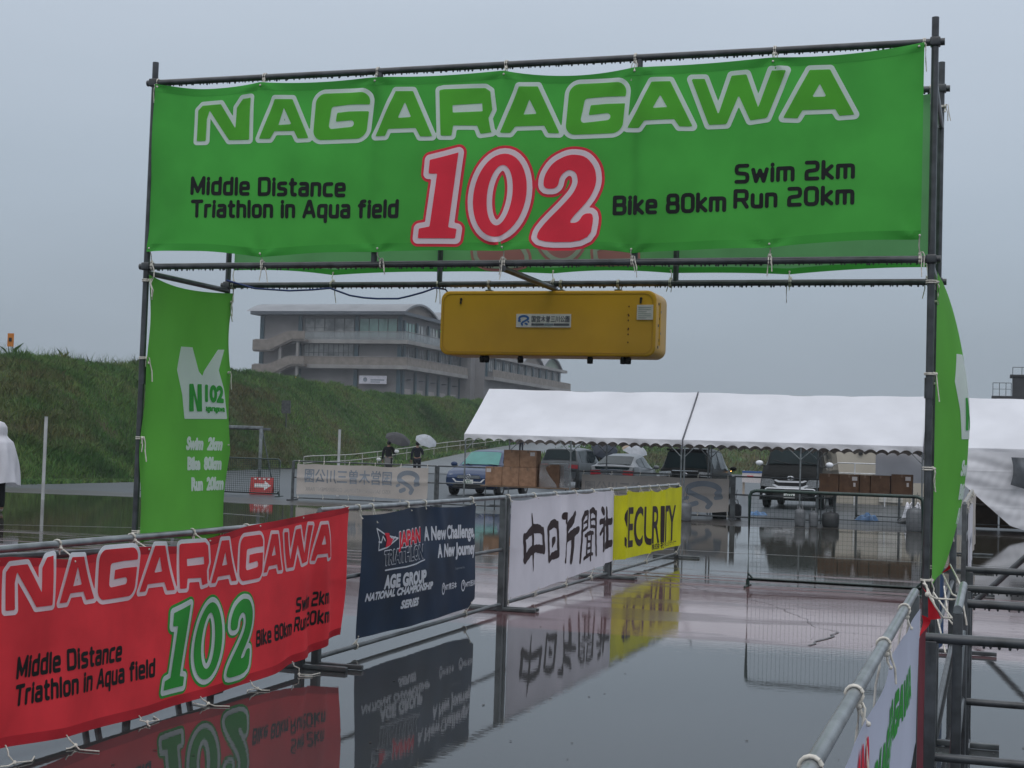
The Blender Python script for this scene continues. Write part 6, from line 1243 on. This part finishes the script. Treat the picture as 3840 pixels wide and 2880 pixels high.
# ================================================================== PEOPLE
def skin_mesh(name, J, E_, m, root, sub=1, local=True):
    """continuous surface grown round connected joints; J: name -> (x, y, z, r)"""
    ks = list(J); me = bpy.data.meshes.new('s'); me.from_pydata([J[k][:3] for k in ks], [(ks.index(a), ks.index(b)) for a, b in E_], [])
    bm = bmesh.new(); bm.from_mesh(me); ly = bm.verts.layers.skin.verify()
    for v, k in zip(bm.verts, ks): r_ = J[k][3]; v[ly].radius = r_ if isinstance(r_, tuple) else (r_, r_); v[ly].use_root = (k == ks[0])
    bm.to_mesh(me); bm.free(); o = bpy.data.objects.new('s', me); COL.objects.link(o)
    o.modifiers.new('k', 'SKIN').use_smooth_shade = True; md = o.modifiers.new('d', 'SUBSURF'); md.levels = sub; md.render_levels = sub
    dg = bpy.context.evaluated_depsgraph_get(); dg.update(); m2 = bpy.data.meshes.new_from_object(o.evaluated_get(dg)); m2.name = name
    bpy.data.objects.remove(o); bpy.data.meshes.remove(me)
    for p in m2.polygons: p.use_smooth = True
    m2.materials.clear(); return link(name, m2, m, root, local)
def person(loc, rz, label, arms, jacket, trousers, hat=None, h=1.72, coat=0., shoes=RUBBER):
    """arms: for each side (elbow, wrist) in local coordinates; the figure faces +y"""
    t_ = thing('person', loc, label, 'person', 'people out in the rain', rz); k = h/1.72
    J = {'pelvis': (0, 0, .95, (.15, .11)), 'waist': (0, .005, 1.08, (.13, .10)), 'chest': (0, .0, 1.28, (.155, .11)), 'neck0': (0, -.01, 1.43, .075), 'neck': (0, 0, 1.50, .052), 'jaw': (0, .02, 1.56, .070), 'head': (0, .01, 1.63, .092), 'crown': (0, 0, 1.70, .070)}
    E_ = [('pelvis', 'waist'), ('waist', 'chest'), ('chest', 'neck0'), ('neck0', 'neck'), ('neck', 'jaw'), ('jaw', 'head'), ('head', 'crown')]
    for s_, n in ((-1, 'l'), (1, 'r')):
        (ex, ey, ez), (wx, wy, wz) = arms[0 if s_ < 0 else 1]
        J.update({n+'hip': (s_*.09, 0, .90, .092), n+'knee': (s_*.10, .02, .49, .058), n+'calf': (s_*.10, -.01, .36, .056), n+'ank': (s_*.10, -.02, .09, .040), n+'ball': (s_*.115, .10, .035, .036), n+'toe': (s_*.12, .17, .03, .026),
                  n+'sh': (s_*.185, 0, 1.39, .062), n+'el': (ex, ey, ez, .045), n+'wr': (wx, wy, wz, .030)})
        E_ += [('pelvis', n+'hip'), (n+'hip', n+'knee'), (n+'knee', n+'calf'), (n+'calf', n+'ank'), (n+'ank', n+'ball'), (n+'ball', n+'toe'), ('neck0', n+'sh'), (n+'sh', n+'el'), (n+'el', n+'wr')]
        d = Vector((wx-ex, wy-ey, wz-ez)).normalized(); sd = d.cross(Vector((0, 1, 0)) if abs(d.y) < .8 else Vector((0, 0, 1))).normalized(); nn = d.cross(sd)
        w = Vector((wx, wy, wz)); pm = w+d*.05; J[n+'palm'] = (*pm, (.034, .022)); E_.append((n+'wr', n+'palm'))
        for f_, (o, L) in enumerate(((-.027, .062), (-.009, .075), (.009, .070), (.026, .055))):
            a = pm+d*.035+sd*o; b = a+d*L*.5+nn*.012; c = a+d*L*.75+nn*.035
            for q, (v, r_) in enumerate(((a, .009), (b, .0085), (c, .0075))): J['%s%d%d' % (n, f_, q)] = (*v, r_)
            E_ += [(n+'palm', '%s%d0' % (n, f_)), ('%s%d0' % (n, f_), '%s%d1' % (n, f_)), ('%s%d1' % (n, f_), '%s%d2' % (n, f_))]
        a = w+d*.03-sd*.035; b = a+d*.03-sd*.02+nn*.02; J[n+'t0'] = (*a, .011); J[n+'t1'] = (*b, .009); E_ += [(n+'wr', n+'t0'), (n+'t0', n+'t1')]
    sc = lambda j: tuple(c*k for c in j[:3])+((j[3][0]*k, j[3][1]*k) if isinstance(j[3], tuple) else j[3]*k,)
    J = {a: sc(b) for a, b in J.items()}
    skin_mesh('body', J, E_, SKIN, t_)
    up = lambda r_, g: (r_[0]+g, r_[1]+g) if isinstance(r_, tuple) else r_+g
    ks = ['pelvis', 'waist', 'chest', 'neck0', 'lsh', 'lel', 'lwr', 'rsh', 'rel', 'rwr']; skin_mesh('jacket', {a: (*J[a][:3], up(J[a][3], .022 if a[1:] != 'wr' else .014)) for a in ks}, [e for e in E_ if e[0] in ks and e[1] in ks], jacket, t_)
    ks = ['pelvis', 'lhip', 'lknee', 'lcalf', 'lank', 'rhip', 'rknee', 'rcalf', 'rank']; skin_mesh('trousers', {a: (*J[a][:3], up(J[a][3], .018)) for a in ks}, [e for e in E_ if e[0] in ks and e[1] in ks], trousers, t_)
    for n in 'lr': skin_mesh('shoe', {a: (*J[n+a][:3], J[n+a][3]+.012) for a in ('ank', 'ball', 'toe')}, [('ank', 'ball'), ('ball', 'toe')], shoes, t_)
    hd = J['head']; mb = MB(); mb.sphere((hd[0], hd[1]-.012, hd[2]+.02*k), .103*k, 10, (.92, 1.0, 1.04)); mb.build('hair' if not hat else 'cap', hat or HAIR, t_, True)
    fc = J['jaw']
    mb = MB(); mb.sphere((0, hd[1]+.098*k, hd[2]-.025*k), .016, 6, (.8, 1.1, 1.4)); mb.build('nose', SKIN, t_, True)
    for s_ in (-1, 1): MB().sphere((s_*.033, hd[1]+.088*k, hd[2]), .010, 6).build('eye', RUBBER, t_, True); MB().sphere((s_*.094*k, hd[1], hd[2]-.02), .022, 6, (.4, .8, 1.2)).build('ear', SKIN, t_, True)
    MB().box((-.022, hd[1]+.083*k, hd[2]-.068*k), (.022, hd[1]+.094*k, hd[2]-.060*k), .002).build('mouth', mat('lips', (.25, .08, .07), .5), t_, True)
    return t_
def umbrella(grip, tip, rad, m, label, depth=.26, m2=None):
    """grip and tip in world coordinates; the canopy opens round the tip"""
    g, t2 = Vector(grip), Vector(tip); d = (t2-g).normalized(); a = d.orthogonal().normalized(); b = d.cross(a)
    o = thing('umbrella', g, label, 'umbrella', 'open umbrellas'); c = MB(); c2 = MB(); n = 8; ns_ = 6; nr = 7
    for s in range(n):
        def f(i, j):
            th = 2*math.pi*(s+i)/n; chord = math.cos(math.pi/n)/math.cos(math.pi*(2*i-1)/n); r_ = rad*j*(1-(1-chord)*j*.9); z = -depth*(j**2.1)+.018*math.sin(math.pi*i)*j*(-1 if j < .8 else 1)*.5
            return t2+d*z+(a*math.cos(th)+b*math.sin(th))*r_
        (c if (m2 is None or s % 8 < 4) else c2).grid(f, ns_, nr)
    c.build('canopy', m, o)
    if m2 is not None: c2.build('canopy', m2, o)
    pipe('shaft', [g-d*.02, t2+d*.06], .007, STEEL, o, 8); MB().tube([g+d*.08, g-d*.04, g-d*.09+a*.02, g-d*.08+a*.06], .012, 8).build('handle', PLASTB, o)
    mb = MB()
    for s in range(n):
        th = 2*math.pi*s/n; e = a*math.cos(th)+b*math.sin(th); mb.tube([t2-d*.02, t2+e*rad*.5-d*(depth*.5**2.1+.012), t2+e*rad*.97-d*(depth*.95+.008)], .003, 5, False)
    mb.build('ribs', STEEL, o)
ARM_DOWN = ((-.25, -.02, 1.13), (-.26, .06, .88)), ((.25, -.02, 1.13), (.26, .06, .88))
UMB_R = ((-.25, -.02, 1.13), (-.26, .06, .88)), ((.25, .04, 1.15), (.17, .24, 1.27))
person((-25.5, 61.3, 0), R(18), 'person in black jacket and cap under the black umbrella, back to the camera', (UMB_R[0], UMB_R[1]), CLOTHK, CLOTHK, mat('cap_cloth', (.03, .03, .035), .8))
person((-25.0, 63.5, 0), R(15), 'person in long dark coat under the white umbrella, back to the camera', (UMB_R[0], UMB_R[1]), CLOTHN, CLOTHN)
umbrella((-25.38, 61.6, 1.28), (-25.02, 61.35, 2.02), .60, mat('black_umbrella', (.022, .022, .026), .6, 0, .4, .15, 5), 'black umbrella held by the person in black')
umbrella((-24.88, 63.8, 1.30), (-24.52, 63.5, 1.98), .52, mat('pale_umbrella', (.52, .55, .60), .35, 0, .5, .08, 5, translucent=.4), 'pale translucent umbrella held by the person in the long coat')
umbrella((-16.55, 64.2, 1.25), (-16.15, 63.6, 1.82), .62, mat('navy_umbrella', (.010, .018, .034), .5, 0, .4, .2, 5), 'dark navy umbrella tilted behind the grey minivan')
person((-16.75, 64.2, 0), R(10), 'person in dark clothes mostly hidden behind the minivan, holding the navy umbrella', (UMB_R[0], UMB_R[1]), CLOTHN, CLOTHK)
umbrella((-14.05, 59.7, 1.28), (-13.85, 59.5, 1.86), .56, mat('beige_umbrella', (.42, .33, .24), .5, 0, .4, .1, 5, translucent=.35), 'beige and white umbrella open above the silver car roof', m2=mat('pale_umbrella', (.5, .5, .5)))
person((-14.2, 59.7, 0), R(175), 'person behind the silver car under the beige and white umbrella', (UMB_R[0], UMB_R[1]), CLOTHN, CLOTHK, h=1.62)
person((-34.6, 109.7, 1.08), R(30), 'person in dark trousers standing far up the ramp road', ARM_DOWN, CLOTHK, CLOTHN)
# the walker in a rain cape at the left edge
rp_ = person((-18.75, 25.0, 0), R(60), 'person walking in a hooded white rain cape at the left edge of the water', (((-.24, .02, 1.14), (-.22, .14, .92)), ((.24, .02, 1.14), (.22, .14, .92))), CLOTHK, CLOTHK, shoes=mat('pale_shoe', (.45, .40, .38), .6))
CAPE = mat('rain_cape', (.70, .70, .76), .4, 0, .45, .06, 2, .003, 14, .25)
def fcape(i, j):
    th = 2*math.pi*i; z = .56+1.25*j; r_ = float(np.interp(z, [.56, .9, 1.25, 1.40, 1.48, 1.53, 1.60, 1.70, 1.78, 1.81], [.40, .345, .285, .24, .155, .125, .135, .13, .08, .004]))
    k = 1+(.075*math.sin(5*th+3*z)+.045*math.sin(9*th-4*z)+.02*math.sin(17*th+6*z)+.09*math.exp(-((z-1.1)/.22)**2)*(abs(math.cos(th))**4))*min(1, (1.86-z)*3); hem = .05*math.sin(2*th+1)*(1-j)**3
    return (r_*k*math.cos(th)*1.06, r_*k*math.sin(th)*.86-.01, z-hem)
MB().grid(fcape, 60, 44).build('rain_cape', CAPE, rp_, True)

lt = MB(); q = random.Random(5)
for k in range(150):
    x, y = q.uniform(-4.2, 2.0), q.uniform(3.2, 16) if k % 3 else q.uniform(3.5, 8); a0 = q.uniform(0, 6.28); r_ = q.uniform(.004, .013)
    lt.add([(x+r_*q.uniform(.5, 1.2)*math.cos(a0+t_), y+r_*q.uniform(.5, 1.6)*math.sin(a0+t_), .003+.002*q.random()) for t_ in (0, 1.2, 2.4, 3.6, 4.9)], [(0, 1, 2, 3, 4)])
tag(lt.build('leaf_litter', mat('leaf_litter', (.018, .014, .010), .7)), kind='stuff')
hz = MB(); hz.box((-420, -60, -1), (420, 620, 24)); hm = bpy.data.materials.new('rain_haze'); hm.use_nodes = True; t = hm.node_tree; t.nodes.remove(t.nodes['Principled BSDF'])
pv = nd(t, 'ShaderNodeVolumePrincipled'); pv.inputs['Color'].default_value = (.86, .90, .95, 1); pv.inputs['Density'].default_value = .0005; t.links.new(pv.outputs[0], t.nodes['Material Output'].inputs['Volume'])
tag(hz.build('haze', hm), kind='stuff')
